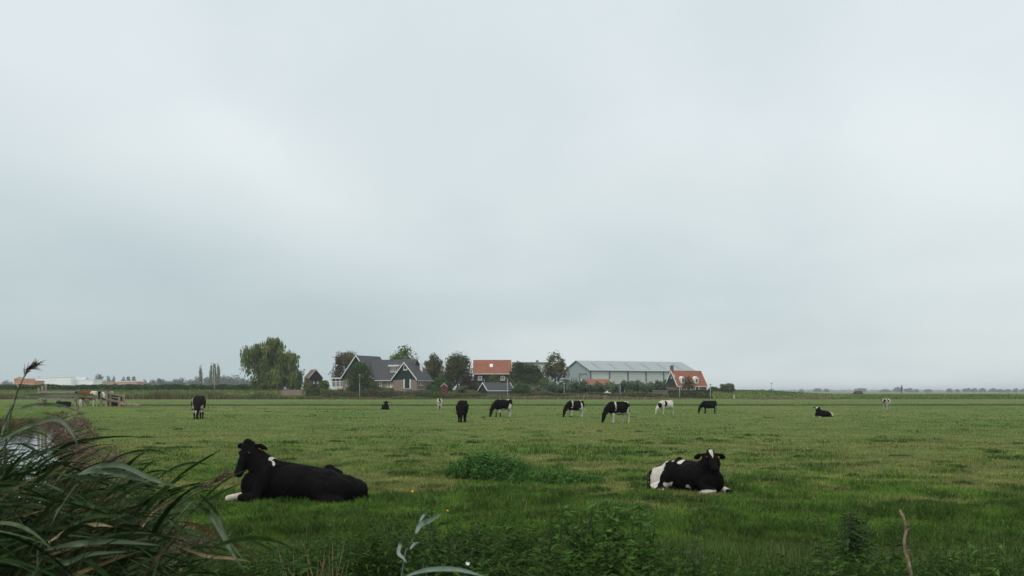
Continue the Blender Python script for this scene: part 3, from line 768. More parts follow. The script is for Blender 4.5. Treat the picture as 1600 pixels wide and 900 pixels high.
tree("tree", "small bushy green tree in front of the orange-roofed black house", "tree", 772, 612, 279, 24, 585, *OLV, n=1500, crown_bottom=.25, size=.24, depth=.4, trunk_r=.12)
tree("tree", "broad dark green tree between the two lamp posts, hiding the white-gabled house", "tree", 820, 615, 278, 62, 565, *((.042, .070, .024), (.085, .110, .036)), n=7500, crown_bottom=.08, size=.27, nsub=24, depth=.4)
tree("tree", "loose brownish green tree left of the big metal barn, sky showing through it", "tree", 868, 613, 279, 44, 550, *((.062, .078, .028), (.110, .115, .045)), n=3000, crown_bottom=.22, size=.28, nsub=20, fr=.26, depth=.7)
tree("tree", "thin-leaved brown-green tree in front of the brick house's dormers", "tree", 1076, 614, 269.5, 26, 587, *((.085, .085, .035), (.14, .11, .05)), n=900, crown_bottom=.35, size=.20, nsub=14, fr=.28, depth=.6, trunk_r=.09)
tree("tree", "small dark conifer-like tree against the brick house's dark gable", "tree", 1040, 613, 285, 15, 592, *DRK, n=900, crown_bottom=.05, size=.24, trunk_r=.1)
tree("tree", "small dark green tree rising behind the right end of the willow row", "tree", 1027, 612, 288, 10, 594, *GRN, n=600, crown_bottom=.1, size=.24, trunk_r=.1)
# bushes
def bush(label, px, Y, w, top, cols, n=1500, size=.22, seed=0, group=None, name="bush", base=None, depth=.6):
    return tree(name, label, "bush", px, 612, Y, w, top, *cols, n=n, size=size, crown_bottom=.02, nsub=10, fr=.42, limbs=4, trunk_r=.07, seed=seed, group=group, depth=depth)
bush("dense green bush under the tree at the farmhouse's left gable", 556, 263.5, 38, 590, DRK, 3200)
bush("green bush against the farmhouse wall right of the gable tree", 583, 263.5, 30, 596, GRN, 2200)
bush("low olive bush under the farmhouse's white-framed long front windows", 604, 266, 24, 603, OLV, 1400)
bush("dark bush in front of the dark tree, left of the little shed", 738, 274, 30, 596, DRK, 2200)
bush("olive bush between the farmhouse end and the dark tree", 697, 284, 30, 582, OLV, 2600)
bush("green bush filling the gap right of the broad dark tree", 850, 276, 28, 590, GRN, 2400)
bush("olive bush right beside the black barn left of the farmhouse", 506, 272, 22, 594, GRN, 1700)
bush("green bush under the right edge of the weeping willow, hiding the barn's left wall", 480, 276, 16, 592, OLV, 1300)
bush("rounded dark hedge-like bush at the farmhouse's right end", 676, 268, 30, 600, DRK, 2600)
bush("low brown bush in front of the white conservatory", 530, 266, 26, 606, RST, 1100)
bush("low bush with rusty leaves under the farmhouse windows", 607, 264, 30, 607, RST, 1100)
bush("large round green bush standing alone right of the brick house", 1136, 274, 27, 599, SILV, 2600)
bush("low green bush between the brick house and the round bush", 1115, 276, 20, 604, GRN, 1100)
bush("round grey-green bush at the left end of the willow row", 841, 272, 16, 601, SILV, 900)
bush("dark bush between the maroon tree and the farmhouse's red hut", 699, 274, 18, 594, DRK, 1500)
bush("broad dark bush behind the red hut, under the rust-tinged tree", 682, 276, 34, 590, DRK, 2400)
bush("green bush left of the little shed, under the maroon tree", 722, 270, 26, 602, GRN, 1500)
bush("dark bush low between the little shed and the willow row", 815, 268, 40, 598, DRK, 2800)
bush("green bush hugging the left end of the little grey-roofed shed", 738, 268, 22, 609, OLV, 900, .18)
# hedges
def hedge(label, px0, px1, Y, top, cols, n, size=.2, thick=1.4, name="hedge", uneven=.15):
    rng = np.random.default_rng(int(px0+Y)); k = Y/1600
    x0, x1 = (px0-800)*k, (px1-800)*k; zt = CAMZ+(612-top)*k; xc = (x0+x1)/2; g = float(gz(xc, Y)); H = zt-g
    root = empty(name, (xc, Y, g)); tag(root, label, "hedge")
    nx = rng.uniform(x0-xc, x1-xc, n); hh = H*(1-uneven+2*uneven*fbm(nx/2.5, nx*0, int(px0)))
    face = rng.random(n)
    yy = np.where(face < .6, -thick/2, rng.uniform(-thick/2, thick/2, n))+.12*rng.normal(size=n)
    zz = np.where(face < .6, hh*rng.random(n), hh+.08*rng.normal(size=n))
    P = np.stack([nx, yy, zz], -1); V, F = leaf_quads(P, np.tile([0, -1., .3], (n, 1)), size*np.ones(n), 1.3, None, rng)
    mixv = np.clip(fbm(nx/1.8, zz/1.2, 5)*1.4-.2+.3*rng.random(n)-.1, 0, 1)[:, None]
    col = (np.array(cols[0])*(1-mixv)+np.array(cols[1])*mixv)*(.75+.5*rng.random(n))[:, None]
    link("foliage", np_mesh("foliage", V, F, np.repeat(col, 4, 0)), M['leaf'], root)
    m = MB(); s = x0-xc+.5
    while s < x1-xc:
        m.tube([(s, 0, -.2), (s+.1, .05, H*.45), (s-.1, 0, H*.8)], [.06, .05, .03], 5); s += 1.6
    tag(m.build("stems", M['bark'], root), kind='stuff')
    return root
hedge("dark clipped hedge in front of the black barn, left of the farmhouse", 478, 501, 268, 607, DRK, 1800, thick=1.2)
hedge("long dark clipped hedge along the road before the brick house", 1043, 1112, 264.5, 610.5, ((.030, .034, .018), (.062, .052, .026)), 5200, .16, 1.1, uneven=.05)
hedge("long unclipped dark hedge running along the dike on the left", -190, 232, 330, 603, DRK, 14000, .5, 3.5, uneven=.25)
hedge("low dark hedge between the long hedge and the weeping willow", 226, 402, 318, 602.5, DRK, 7200, .42, 2.5, uneven=.3)
# the row of pollard willows
wl = ["pollard willow at the left end of the row, below the loose brownish tree", "second pollard willow from the left, under the gable of the metal barn", "pollard willow third from the left in the row, left of the low orange roof",
      "fourth pollard willow from the left, below the low orange roof's left half", "fifth pollard willow from the left, below the low orange roof's right end", "pollard willow just left of the lamp post that stands before the willow row",
      "pollard willow directly behind the lamp post of the willow row", "pollard willow just left of the tiny white gable", "pollard willow just right of the tiny white gable", "last pollard willow on the right, beside the clipped road hedge"]
for i, t in enumerate(wl):
    px = 858+i*19.3+random.Random(i).uniform(-2, 2)
    r = tree("pollard_willow", t, "tree", px, 613, 268+1.5*math.sin(i*2.1), 26, 595+1.4*math.sin(i*1.7), *SILV, n=2600, size=.20, crown_bottom=.10, nsub=14, fr=.40, trunk_r=.2, limbs=8, seed=i,
             group="row of pollard willows along the road", aspect=2.4, depth=.75)
# far trees, fading into the haze
FAR = ((.040, .060, .028), (.075, .090, .040))
for i, (px, w, top, Y) in enumerate([(313.5, 7.5, 570.5, 1020), (330, 7, 566.5, 1000), (335.5, 6, 565, 1006), (341, 7.5, 566, 1000)]):
    tree("poplar_tree", ["narrow poplar standing apart on the left above the far wood", "left poplar of the tight far group of three", "middle poplar of the tight far group of three", "right poplar of the tight far group of three"][i],
         "tree", px, 612, Y, w, top, *OLV, n=1300, size=.7, crown_bottom=.06, nsub=18, fr=.42, trunk_r=.35, group="poplars above the far wood")
def far_tree(px, w, top, Y, label, group, i, n=520, size=1.1, base=0):
    size *= Y/1000
    return tree("distant_tree", label, "tree", px, 612, Y, w, top, *FAR, n=n, size=size, crown_bottom=.10, nsub=9, fr=.45, trunk_r=.4, limbs=4, seed=i, group=group)
rr = random.Random(4)
px = 238; i = 0
while px < 398:
    w = rr.uniform(18, 30)
    top = 589+3*math.sin(px*.05)+rr.uniform(-3, 2)
    if px < 262: top += (262-px)*.35
    far_tree(px, w, top, 1300+rr.uniform(-60, 90), "hazy bushy tree of the far wood left of the weeping willow", "trees of the far wood", i, 900, .8)
    px += w*.52; i += 1
for i, (px, w, top) in enumerate([(153, 15, 583), (169, 9, 587), (178, 8, 588.5), (192, 9, 587), (200, 8, 587), (209, 10, 588), (137, 8, 590), (226, 9, 593), (62, 7, 588), (12, 24, 594), (40, 10, 593), (-20, 24, 593)]):
    far_tree(px, w, top, 2000, "largest hazy tree right behind the white warehouse" if i == 0 else "small hazy tree behind the far white and brick warehouses", None if i == 0 else "far trees behind the warehouses", 40+i, 500, 1.1)
lst = [(1192, 10, 609.5), (1205, 9, 608.8), (1252, 8, 609.5), (1278, 14, 608.0), (1292, 10, 609), (1345, 22, 608), (1383, 19, 609.5), (1402, 16, 606), (1420, 16, 607.5), (1432, 8, 609.5), (1450, 12, 609.5),
       (1484, 12, 608.5), (1496, 7, 609.5), (1511, 14, 607.5), (1522, 12, 608), (1534, 12, 607.8), (1551, 13, 608), (1563, 9, 609), (1574, 12, 609.5), (1586, 9, 608), (1600, 14, 608.5), (1625, 18, 608), (1650, 16, 608.5)]
for i, (px, w, top) in enumerate(lst):
    lb = "low hazy tree on the far horizon, one of the string right of the village"
    gp = "trees strung along the horizon"
    if i == 6: lb, gp = "rounded pale green tree on the horizon left of the standing pale calf", None
    if i == 7: lb, gp = "taller hazy tree on the horizon just above the standing pale calf", None
    far_tree(px, w, top-1.2, 2600, lb, gp, 80+i, 420, .9)
tree("poplar_tree", "thin dark poplar poking up above the horizon trees on the far right", "tree", 1409, 612, 1300, 2.6, 601.5, *FAR, n=300, size=.9, crown_bottom=.05, nsub=14, fr=.6, trunk_r=.3)
# thin line of woodland at the very horizon
def treeline():
    n = 20000; rng = RNG
    X = rng.uniform(-5600, 5600, n); Y = 5200+60*rng.random(n)
    H = 3+5*fbm(X/60, Y*0, 7)+2*fbm(X/14, Y*0, 8)
    P = np.stack([X, Y, H*rng.random(n)**.6], -1); V, F = leaf_quads(P, np.tile([0, -1., .2], (n, 1)), 11*np.ones(n), 1.2, None, rng)
    c = np.array([.045, .062, .03])*(.7+.6*rng.random(n))[:, None]
    tag(link("treeline", np_mesh("treeline", V, F, np.repeat(c, 4, 0)), M['leaf']), "thin bluish line of woodland along the whole horizon", "woodland", kind="stuff")
treeline()
# ------------------------------------------------------------------ buildings
def zz(py, Y): return CAMZ+(612-py)*Y/1600
def slab_roof(m, x0, x1, y0, y1, ze, zr, t=.16, over=.25, axis='x', xr0=None, xr1=None):
    """gable roof over a rectangle, ridge along axis x: two slabs"""
    ym = (y0+y1)/2; sl = (zr-ze)/(ym-y0)
    for s, ya in ((-1, y0), (1, y1)):
        yo = ya+s*over; zo = ze-sl*over
        a = [(x0, yo, zo), (x1, yo, zo), (xr1 if xr1 is not None else x1, ym, zr), (xr0 if xr0 is not None else x0, ym, zr)]
        b = [(p[0], p[1], p[2]+t) for p in a]
        m.add(a+b, [(0, 1, 2, 3), (7, 6, 5, 4), (0, 4, 5, 1), (1, 5, 6, 2), (2, 6, 7, 3), (3, 7, 4, 0)])
    return m
def barge(m, y, x0, xm, x1, ze, zr, w=.28, t=.08, over=.3):
    """white boards along the two slopes of a gable in the plane y"""
    for xa in (x0, x1):
        s = -1 if xa == x0 else 1; sl = (zr-ze)/abs(xm-xa)
        p = Vector((xa+s*over, y, ze-sl*over+.10)); q = Vector((xm, y, zr+.10))
        m.bar(p, q, t, w, (0, 1, 0)) if False else m.hexa([
            (p.x, y-t/2, p.z-w*.75), (q.x, y-t/2, q.z-w*1.1), (q.x, y+t/2, q.z-w*1.1), (p.x, y+t/2, p.z-w*.75),
            (p.x, y-t/2, p.z+w*.35), (q.x, y-t/2, q.z+w*.15), (q.x, y+t/2, q.z+w*.15), (p.x, y+t/2, p.z+w*.35)])
    return m
def window(root, x, z, w, h, y=0., cols=2, rows=1, frame_mat='white', fw=.10, name='window', axis='y', side=-1, label=None):
    """a framed window in the plane y (facing side) or, with axis x, in the plane x"""
    f = MB(); d = .07
    f.box((x-w/2, y-d, z), (x+w/2, y+d, z+fw)); f.box((x-w/2, y-d, z+h-fw), (x+w/2, y+d, z+h))
    f.box((x-w/2, y-d, z+fw), (x-w/2+fw, y+d, z+h-fw)); f.box((x+w/2-fw, y-d, z+fw), (x+w/2, y+d, z+h-fw))
    iw = w-2*fw
    for i in range(1, cols): xc = x-w/2+fw+iw*i/cols; f.box((xc-.035, y-d+.01, z+fw), (xc+.035, y+d-.01, z+h-fw))
    for i in range(1, rows): zc = z+fw+(h-2*fw)*i/rows; f.box((x-w/2+fw, y-d+.015, zc-.03), (x+w/2-fw, y+d-.015, zc+.03))
    g = MB().box((x-w/2+fw, y-.012, z+fw), (x+w/2-fw, y+.012, z+h-fw))
    s = MB().box((x-w/2-.06, y+side*.16, z-.08), (x+w/2+.06, y+side*.02, z-.003)) if side < 0 else MB().box((x-w/2-.06, y+.02, z-.08), (x+w/2+.06, y+.16, z-.003))
    if axis == 'x': f.swap(); g.swap(); s.swap()
    fo = f.build(name, M[frame_mat], root)
    g.build("pane", M['glass'], fo); s.build("sill", M[frame_mat], fo)
    return fo
def gable_wall(m, x0, x1, y0, y1, z0, ze, zr):
    xm = (x0+x1)/2; return m.prism([(x0, z0), (x1, z0), (x1, ze), (xm, zr), (x0, ze)], y0, y1)

def farmhouse():
    Y = 277.; k = Y/1600; x = (535-800)*k; g = float(gz(x+8, Y)); phi = math.radians(25)
    r = empty("farmhouse", (x, Y, g), -phi)
    tag(r, "large farmhouse with dark slate roofs, dark green gables, white edge boards and brick walls", "house")
    Z = lambda py: zz(py, Y)-g
    b0 = -.6; zeA, zrA = Z(589), Z(556.5); zeB, zrB = Z(592), Z(563); zeC, zrC = Z(592.5), Z(568.5)
    # brick ground floors
    w = MB(); w.box((0, 0, b0), (9.1, 11.3, 3.0)); w.box((9.1, 1.2, b0), (15.9, 9, zeB-.02)); w.box((15.9, 0, b0), (23.2, 7.8, zeB-.35))
    w.build("wall", M['brick'], r)
    # boarded gables
    gb = MB(); gable_wall(gb, .03, 9.07, .06, 11.2, 3.0, zeA, zrA-.1); gable_wall(gb, 15.95, 23.15, .06, 7.7, zeB-.35, zeC, zrC-.12)
    gable_wall(MB(), 0, 1, 0, 1, 0, 1, 2)
    gb.build("gable_boarding", M['greenwood'], r)
    # roofs: A and C run back from their gables, B lies across
    rf = MB()
    a = MB(); slab_roof(a, -.35, 11.6, 0, 9.1, zeA, zrA, .18, .35); a.swap(); rf.add(a.v, a.f)
    c = MB(); slab_roof(c, -.35, 8.1, 15.9, 23.2, zeC, zrC, .18, .45); c.swap(); rf.add(c.v, c.f)
    slab_roof(rf, 6.2, 20.3, 1.2, 9.4, zeB, zrB, .17, .5)
    ro = rf.build("roof", M['slate'], r)
    barge(MB(), -.40, 0, 4.55, 9.1, zeA, zrA+.12, .34).build("edge_boards", M['white'], r); barge(MB(), -.42, 15.9, 19.55, 23.2, zeC, zrC+.12, .32).build("edge_boards", M['white'], r)
    for a_, b_ in (((9.64, .50, zeB-.60), (15.6, .62, zeB-.42)), ((23.62, -.2, zeC-.58), (23.74, 8.0, zeC-.42)), ((9.50, -.2, zeA-.52), (9.62, 11.4, zeA-.38))): MB().box(a_, b_).build("gutter", M['white'], r)
    # dormer on the long roof
    kd = math.cos(phi); dx = ((618.5-535)*k-2.4*.42)/kd; dw = 2.35; yd = 2.4
    d = MB(); d.box((dx-dw/2, yd-.0, Z(583)), (dx+dw/2, yd+3.2, Z(573.2)))
    do = d.build("dormer", M['white'], r)
    MB().box((dx-dw/2-.45, yd-.45, Z(573.1)), (dx+dw/2+.45, yd+3.6, Z(570.8))).build("dormer_roof", M['white'], do)
    for i in range(4): 
        window(r, dx-dw/2+.30+i*.585, Z(581.8), .56, Z(574.2)-Z(581.8), yd-.05, 1, 1, fw=.09)
    # white chimney
    MB().tube([(21.3, 5.6, zrC-2.4), (21.3, 5.6, zrC-.1), (21.3, 5.6, zrC+.75)], [.42, .42, .22], 8).build("chimney", M['white'], r)
    MB().box((12.0, 5.0, zrB), (12.5, 5.5, zrB+.35)).build("vent_pipe", M['steel_dark'], r)
    # cross gable front
    window(r, 19.75, Z(579.2), 1.1, 1.25, -.02, 1, 1, fw=.16)
    cx = ((641.5-535)*k)/kd; dd = MB(); dd.box((cx-.72, -.10, Z(607)), (cx+.72, .02, Z(593)))
    dr = dd.build("barn_door", M['greenwood'], r)
    MB().box((cx-1.12, -.13, Z(607.2)), (cx-.74, .03, Z(593.2))).box((cx+.74, -.13, Z(607.2)), (cx+1.12, .03, Z(593.2))).box((cx-.74, -.12, Z(607.7)), (cx+.74, .03, Z(607.1))).build("door_frame", M['white'], r)
    MB().box((cx+.5, -.15, Z(601)), (cx+.58, -.101, Z(600))).build("handle", M['galv'], dr)
    # windows of the long front
    for px_, w_ in ((597.5, .75), (612, .95), (615.5, .5), (620, .95)):
        u = ((px_-535)*k-1.2*.42)/kd; window(r, u, Z(604), w_, Z(594.5)-Z(604), 1.14, 1 if w_ < .6 else 2, 1, fw=.12)
    MB().box((12.2, .75, Z(606)), (15.2, 1.15, Z(604.6))).build("flower_box", M['white'], r)
    for px_ in (662, 665.2): window(r, 23.25, Z(603), .5, 1.7, 0, 1, 1) if False else None
    for v in (1.3, 2.6): window(r, v, Z(602.5), .8, 1.6, 23.24, 1, 1, axis='x', side=1)
    window(r, 2.0, Z(603), 1.1, 1.5, -.03, 2, 2); window(r, 6.4, Z(603), 1.1, 1.5, -.03, 2, 2); window(r, 4.55, Z(580), .9, 1.2, -.03, 1, 2)
    # garden retaining wall and steps of pale stone before the barn door
    # conservatory on the left
    cr = MB(); zc0, zc1 = Z(609), Z(591)
    cons = MB().box((-4.1, .8, b0), (-.02, 5.0, zc0+.85)).build("conservatory", M['white'], r)
    MB().box((-4.35, .5, zc1-.12), (-.02, 5.2, zc1+.18)).build("conservatory_roof", M['white'], cons)
    fr = MB()
    for i in range(4): fr.box((-4.1+i*1.29, .8, zc0+.85), (-3.9+i*1.29, .98, zc1-.12))
    for i in range(4): fr.box((-4.1, .98+i*1.28, zc0+.85), (-3.93, 1.15+i*1.28, zc1-.12))
    fr.box((-3.9, .83, zc1-.95), (-.05, .95, zc1-.80)); fr.build("glazing_bars", M['white'], cons)
    for i in range(3): window(cons, -3.255+i*1.29, zc0+.86, 1.08, zc1-.96-zc0-.86, .90, 2, 3, fw=.07)
    MB().box((-3.85, .90, zc1-.79), (-.05, .93, zc1-.13)).build("fanlight", M['glass'], cons)
farmhouse()

def simple_house(name, label, cat, px_ref, Y, rz, W, D, ze, zr, wall, roofm, ridge='x', wallz=None, lower=None, over=.3, edge=True, edge_w=.26, xo=0, base=None):
    """W along local x, D along local y; origin at the front left corner"""
    k = Y/1600; x = (px_ref-800)*k; g = base if base is not None else float(gz(x, Y)); r = empty(name, (x, Y, g), rz); tag(r, label, cat)
    ze -= g; zr -= g
    wa = MB(); z0 = -.6
    if lower: wa.box((0, 0, z0), (W, D, lower-g)); wa.build("wall", M[wall], r); wa = MB(); z0 = lower-g
    e = .04 if lower else 0
    if ridge == 'x': wa.prism([(0+e, z0), (D-e, z0), (D-e, ze), (D/2, zr-.06), (e, ze)], e, W-e).swap()
    else: wa.prism([(e, z0), (W-e, z0), (W-e, ze), (W/2, zr-.06), (e, ze)], e, D-e)
    wa.build("boarding" if lower else "wall", M['blackwood'] if lower else M[wall], r)
    rf = MB()
    if ridge == 'x': slab_roof(rf, -over, W+over, 0, D, ze, zr, .16, over)
    else: slab_roof(rf, -over, D+over, 0, W, ze, zr, .16, over).swap()
    ro = rf.build("roof", M[roofm], r)
    if edge:
        eb = MB()
        if ridge == 'x':
            for xx in (-over-.05, W+over+.05):
                t = MB(); barge(t, xx, 0, D/2, D, ze, zr+.1, edge_w, .08, over); t.swap(); eb.add(t.v, t.f)
            eb.box((-over, -over-.14, ze-over*(zr-ze)/(D/2)-.10), (W+over, -over-.02, ze-over*(zr-ze)/(D/2)+.10))
        else:
            barge(eb, -over-.05, 0, W/2, W, ze, zr+.1, edge_w, .08, over)
        eb.build("edge_boards", M['white'], r)
    return r, g, ze, zr

# black barn left of the farmhouse: gable turned to the right, tiled roof
Y = 300; k = Y/1600
r, g, ze, zr = simple_house("barn", "small black boarded barn with brown tiles, between the weeping willow and farmhouse", "barn", 483, Y, math.radians(20), 3.9, 9, zz(589.5, Y), zz(577.5, Y), 'blackwood', 'brown_tiles', 'y', edge_w=.22)
window(r, 1.4, 2.2, .45, .6, -.04, 1, 1, fw=.1); window(r, 2.5, 2.2, .45, .6, -.04, 1, 1, fw=.1)
for i in ():
    pass
# black house with orange roof
Y = 288; k = Y/1600
r, g, ze, zr = simple_house("house", "black boarded house with a long bright orange tiled roof and one white skylight", "house", 740.5, Y, 0, 57*k, 7.0, zz(582.6, Y), zz(562.6, Y), 'blackwood', 'orange', 'x', edge_w=.34)
for px_ in (750, 785.5): window(r, (px_-740.5)*k, zz(594, Y)-g, 1.15, 1.15, -.05, 2, 2, fw=.13)
sk = MB(); sl = (zr-ze)/3.5; u = (767.5-740.5)*k; v0, v1 = 1.45, 2.25
sk.hexa([(u-.45, v0, ze+sl*v0+.17), (u+.45, v0, ze+sl*v0+.17), (u+.45, v1, ze+sl*v1+.17), (u-.45, v1, ze+sl*v1+.17), (u-.45, v0, ze+sl*v0+.27), (u+.45, v0, ze+sl*v0+.27), (u+.45, v1, ze+sl*v1+.27), (u-.45, v1, ze+sl*v1+.27)])
sk.build("skylight", M['white'], r)
MB().box((4.3, -.10, -.2), (5.2, -.01, 2.0)).build("door", M['greenwood'], r)
# little shed in front of it
Y = 265.5; k = Y/1600
ps = math.radians(33); 
r, g, ze, zr = simple_house("shed", "little grey-roofed shed with black gable and white edge boards, lamp post before it", "shed", 762, Y, ps, 8.0, 4.4, zz(609.6, Y), zz(598.6, Y), 'grey_stone', 'slate', 'x', edge_w=.26, over=.2, base=.35)
MB().prism([(.08, -.5), (4.32, -.5), (4.32, ze), (2.2, zr-.1), (.08, ze)], -.05, -.004).swap().build("gable_boarding", M['blackwood'], r)
MB().tube([(.3, 2.2, zr), (.3, 2.2, zr+1.1)], [.09, .07], 6).build("chimney", M['galv'], r)
window(r, 5.6, .55, .7, .9, -.03, 1, 1, frame_mat='grey_stone')
# white-gabled house behind the tree
Y = 292; k = Y/1600
r, g, ze, zr = simple_house("house", "house mostly hidden by a dark tree, one steep white gable edge and tan chimney showing", "house", 825, Y, 0, 32*k, 9, zz(597.5, Y), zz(573.5, Y), 'brick', 'orange', 'y', edge_w=.42)
window(r, .6, zz(604, Y)-g, 1.2, 1.5, -.04, 1, 2, fw=.2); window(r, 16*k, zz(592, Y)-g, .7, 1.6, -.04, 1, 2, fw=.1)
MB().box((13*k, 4, zr-.8), (17*k, 4.7, zz(562, Y)-g)).build("chimney", M['brick'], r)
# red hut between farmhouse and maroon tree
Y = 268; k = Y/1600
r, g, ze, zr = simple_house("garden_hut", "tiny red-brown hut with pale gable top beside the farmhouse's right end", "hut", 689, Y, 0, 10*k, 2., zz(604.2, Y), zz(600, Y), 'red', 'grey_stone', 'y', edge_w=.12, over=.1)
# low orange roofed building behind the willows
Y = 296; k = Y/1600
r, g, ze, zr = simple_house("low_house", "low building with a long plain orange roof below the metal barn's door", "house", 913, Y, math.radians(8), 43*k, 6, zz(602, Y), zz(593, Y), 'brick_dark', 'orange', 'x', edge_w=.2)
Y = 300; k = Y/1600
r, g, ze, zr = simple_house("gabled_hut", "tiny building whose small white gable peeps over the willow row", "house", 1004, Y, 0, 8*k, 5, zz(603.5, Y), zz(597.3, Y), 'white', 'brick_dark', 'y', edge_w=.32)
# pale garden shelters in front of the willow row
Y = 263.5; k = Y/1600
def hut(label, px, w, top, eave, wallm, roofm):
    xc = (px-800)*k; g = float(gz(xc, Y)); r = empty("garden_hut", (xc, Y, g)); tag(r, label, "hut")
    W = w*k; ze = zz(eave, Y)-g; zr = zz(top, Y)-g
    MB().box((-W*.38, 0, -.4), (W*.38, W*.7, ze)).build("wall", M[wallm], r)
    m = MB(); a = [(-W/2, -.15*W, ze), (W/2, -.15*W, ze), (W/2, W*.85, ze), (-W/2, W*.85, ze)]; 
    m.add(a+[(0, W*.35, zr)], [(0, 1, 4), (1, 2, 4), (2, 3, 4), (3, 0, 4), (3, 2, 1, 0)]); m.build("roof", M[roofm], r)
    MB().tube([(0, W*.35, zr-.05), (0, W*.35, zr+.4)], [.06, .05], 6).build("finial", M['white'], r)
    MB().box((-W*.14, -.02, -.3), (W*.14, -.002, ze*.8)).build("door", M['blackwood'], r)
hut("small brick-red playhouse with a pale pointed roof before the willow row", 949, 13, 611.5, 614.6, 'red', 'white')
hut("tiny grey shed with a pale pointed roof just right of the willow row's lamp post", 976.5, 11, 612.2, 616.5, 'steel_blue', 'steel_roof')
# pale grey electricity cabinet next to the road hedge
xc = (1031-800)*k; g = float(gz(xc, Y-1)); r = empty("utility_cabinet", (xc, Y-1, g)); tag(r, "pale grey utility cabinet at the left end of the clipped road hedge", "cabinet")
MB().box((-1.9, 0, -.3), (1.9, 1.2, zz(610.8, Y)-g)).build("body", M['grey_stone'], r)
MB().box((-2., -.1, zz(610.8, Y)-g), (2., 1.3, zz(610.2, Y)-g)).build("lid", M['steel_roof'], r)
MB().tube([(.9, -.03, 1.0), (.9, -.001, 1.0)], [.22, .22], 12).build("round_sign", M['white'], r)

# brick house right
Y = 276; k = Y/1600; th = math.radians(24)
r, g, ze, zr = simple_house("house", "brick house with a steep orange tiled roof, two white dormers and a tall brick chimney", "house", 1059, Y, th, 9.3, 6.0, zz(602.3, Y), zz(579.5, Y), 'brick_dark', 'orange', 'x', edge_w=.42, over=.2)
MB().prism([(.05, ze-.3), (5.95, ze-.3), (5.95, ze), (3.0, zr-.05), (.05, ze)], -.05, -.004).swap().build("gable_boarding", M['greenwood'], r)
MB().box((-.25, 2.7, zr-1.5), (.45, 3.4, zz(570.5, Y)-g)).build("chimney", M['brick_dark'], r)
sl = (zr-ze)/3.0
for u in (1.85, 6.25):
    d = MB(); z0 = ze+sl*.35; d.prism([(u-.62, z0), (u+.62, z0), (u+.62, z0+1.55), (u, z0+2.05), (u-.62, z0+1.55)], .3, 1.9)
    do = d.build("dormer", M['white'], r); window(do, u, z0+.25, .85, 1.15, .27, 1, 2, fw=.10)
for u, w_ in ((.8, .8), (2.3, .9), (4.6, 1.0)): window(r, u, zz(610, Y)-g, w_, 1.25, -.04, 1, 2, fw=.16)
dr = MB().box((5.75, -.09, -.2), (6.55, -.01, 1.2)).build("door", M['greenwood'], r)
MB().box((5.45, -.12, -.2), (5.74, .02, 1.5)).box((6.56, -.12, -.2), (6.85, .02, 1.5)).box((5.45, -.12, 1.5), (6.85, .02, zz(602.5, Y)-g)).build("door_frame", M['white'], r)
window(r, 1.7, 3.9-.4, .5, 1.0, -.09, 1, 2, axis='x'); window(r, 3.0, 3.9-.4, .5, 1.0, -.09, 1, 2, axis='x')

# big metal barn
Y = 330; k = Y/1600; th = math.radians(24.5); x = (921.5-800)*k; g = 2.0
r = empty("metal_barn", (x, Y, g), th); tag(r, "huge pale metal barn with a low grey-green roof, grey posts and rooflight strips", "barn")
Lb, Wb = 41.0, 18.; ze = zz(579, Y)-g; zr = ze+3.35
MB().prism([(0, -1), (Wb, -1), (Wb, ze), (Wb/2, zr-.05), (0, ze)], .02, .3).swap().prism([], 0, 0) if False else None
MB().prism([(0, -1), (Wb, -1), (Wb, ze), (Wb/2, zr-.05), (0, ze)], 0.0, .3).swap().build("gable_wall", M['steel_blue'], r)
MB().box((.3, 0, -1), (Lb, .25, ze)).box((.3, Wb-.25, -1), (Lb, Wb, ze)).build("side_wall", M['steel_white'], r)
MB().prism([(.25, -1), (Wb-.25, -1), (Wb-.25, ze), (Wb/2, zr-.05), (.25, ze)], Lb-.3, Lb).swap().build("end_wall", M['steel_blue'], r)
rf = MB(); slab_roof(rf, -.25, Lb+.25, 0, Wb, ze, zr, .12, .3); ro = rf.build("roof", M['steel_roof'], r)
sl = (zr-ze)/(Wb/2)
for i in range(6):
    u = 4.1+i*6.3; y0, y1 = 1.6, 7.0
    MB().hexa([(u, y0, ze+sl*y0+.125), (u+.95, y0, ze+sl*y0+.125), (u+.95, y1, ze+sl*y1+.125), (u, y1, ze+sl*y1+.125), (u, y0, ze+sl*y0+.17), (u+.95, y0, ze+sl*y0+.17), (u+.95, y1, ze+sl*y1+.17), (u, y1, ze+sl*y1+.17)]).build("roof_light", M['skylight'], ro)
MB().box((-.3, -.50, ze-.25), (Lb+.3, -.31, ze+.03)).build("gutter", M['steel_dark'], r)
for i in range(6):
    u = .1 if i == 0 else i*6.9+.25
    if u < Lb: MB().box((u, -.28, -1), (u+.32, -.004, ze-.1)).build("post", M['steel_dark'], r)
for b_ in range(1, 4):
    for j in range(3):
        u0 = b_*6.9+1.6
        MB().box((u0, -.05, ze-1.9-j*.75), (u0+4.3, -.004, ze-1.82-j*.75)).build("vent_slat", M['galv'], r)
t = MB(); barge(t, -.3, 0, Wb/2, Wb, ze, zr+.05, .28, .08, .3); t.swap(); t.build("edge_boards", M['steel_dark'], r)
dd = MB().box((2.2, -.12, -1), (6.2, -.003, zz(584.5, Y)-g)).swap().build("sliding_door", M['steel_blue'], r)
MB().box((1.9, -.2, zz(584.5, Y)-g), (6.9, -.003, zz(583.3, Y)-g)).box((6.25, -.2, -1), (6.9, -.003, zz(584.5, Y)-g)).swap().build("door_frame", M['steel_dark'], r)
for v in (9, 10.6, 12.2): MB().box((v, -.06, 1.6), (v+.55, -.003, 4.6)).swap().build("window", M['steel_dark'], r)
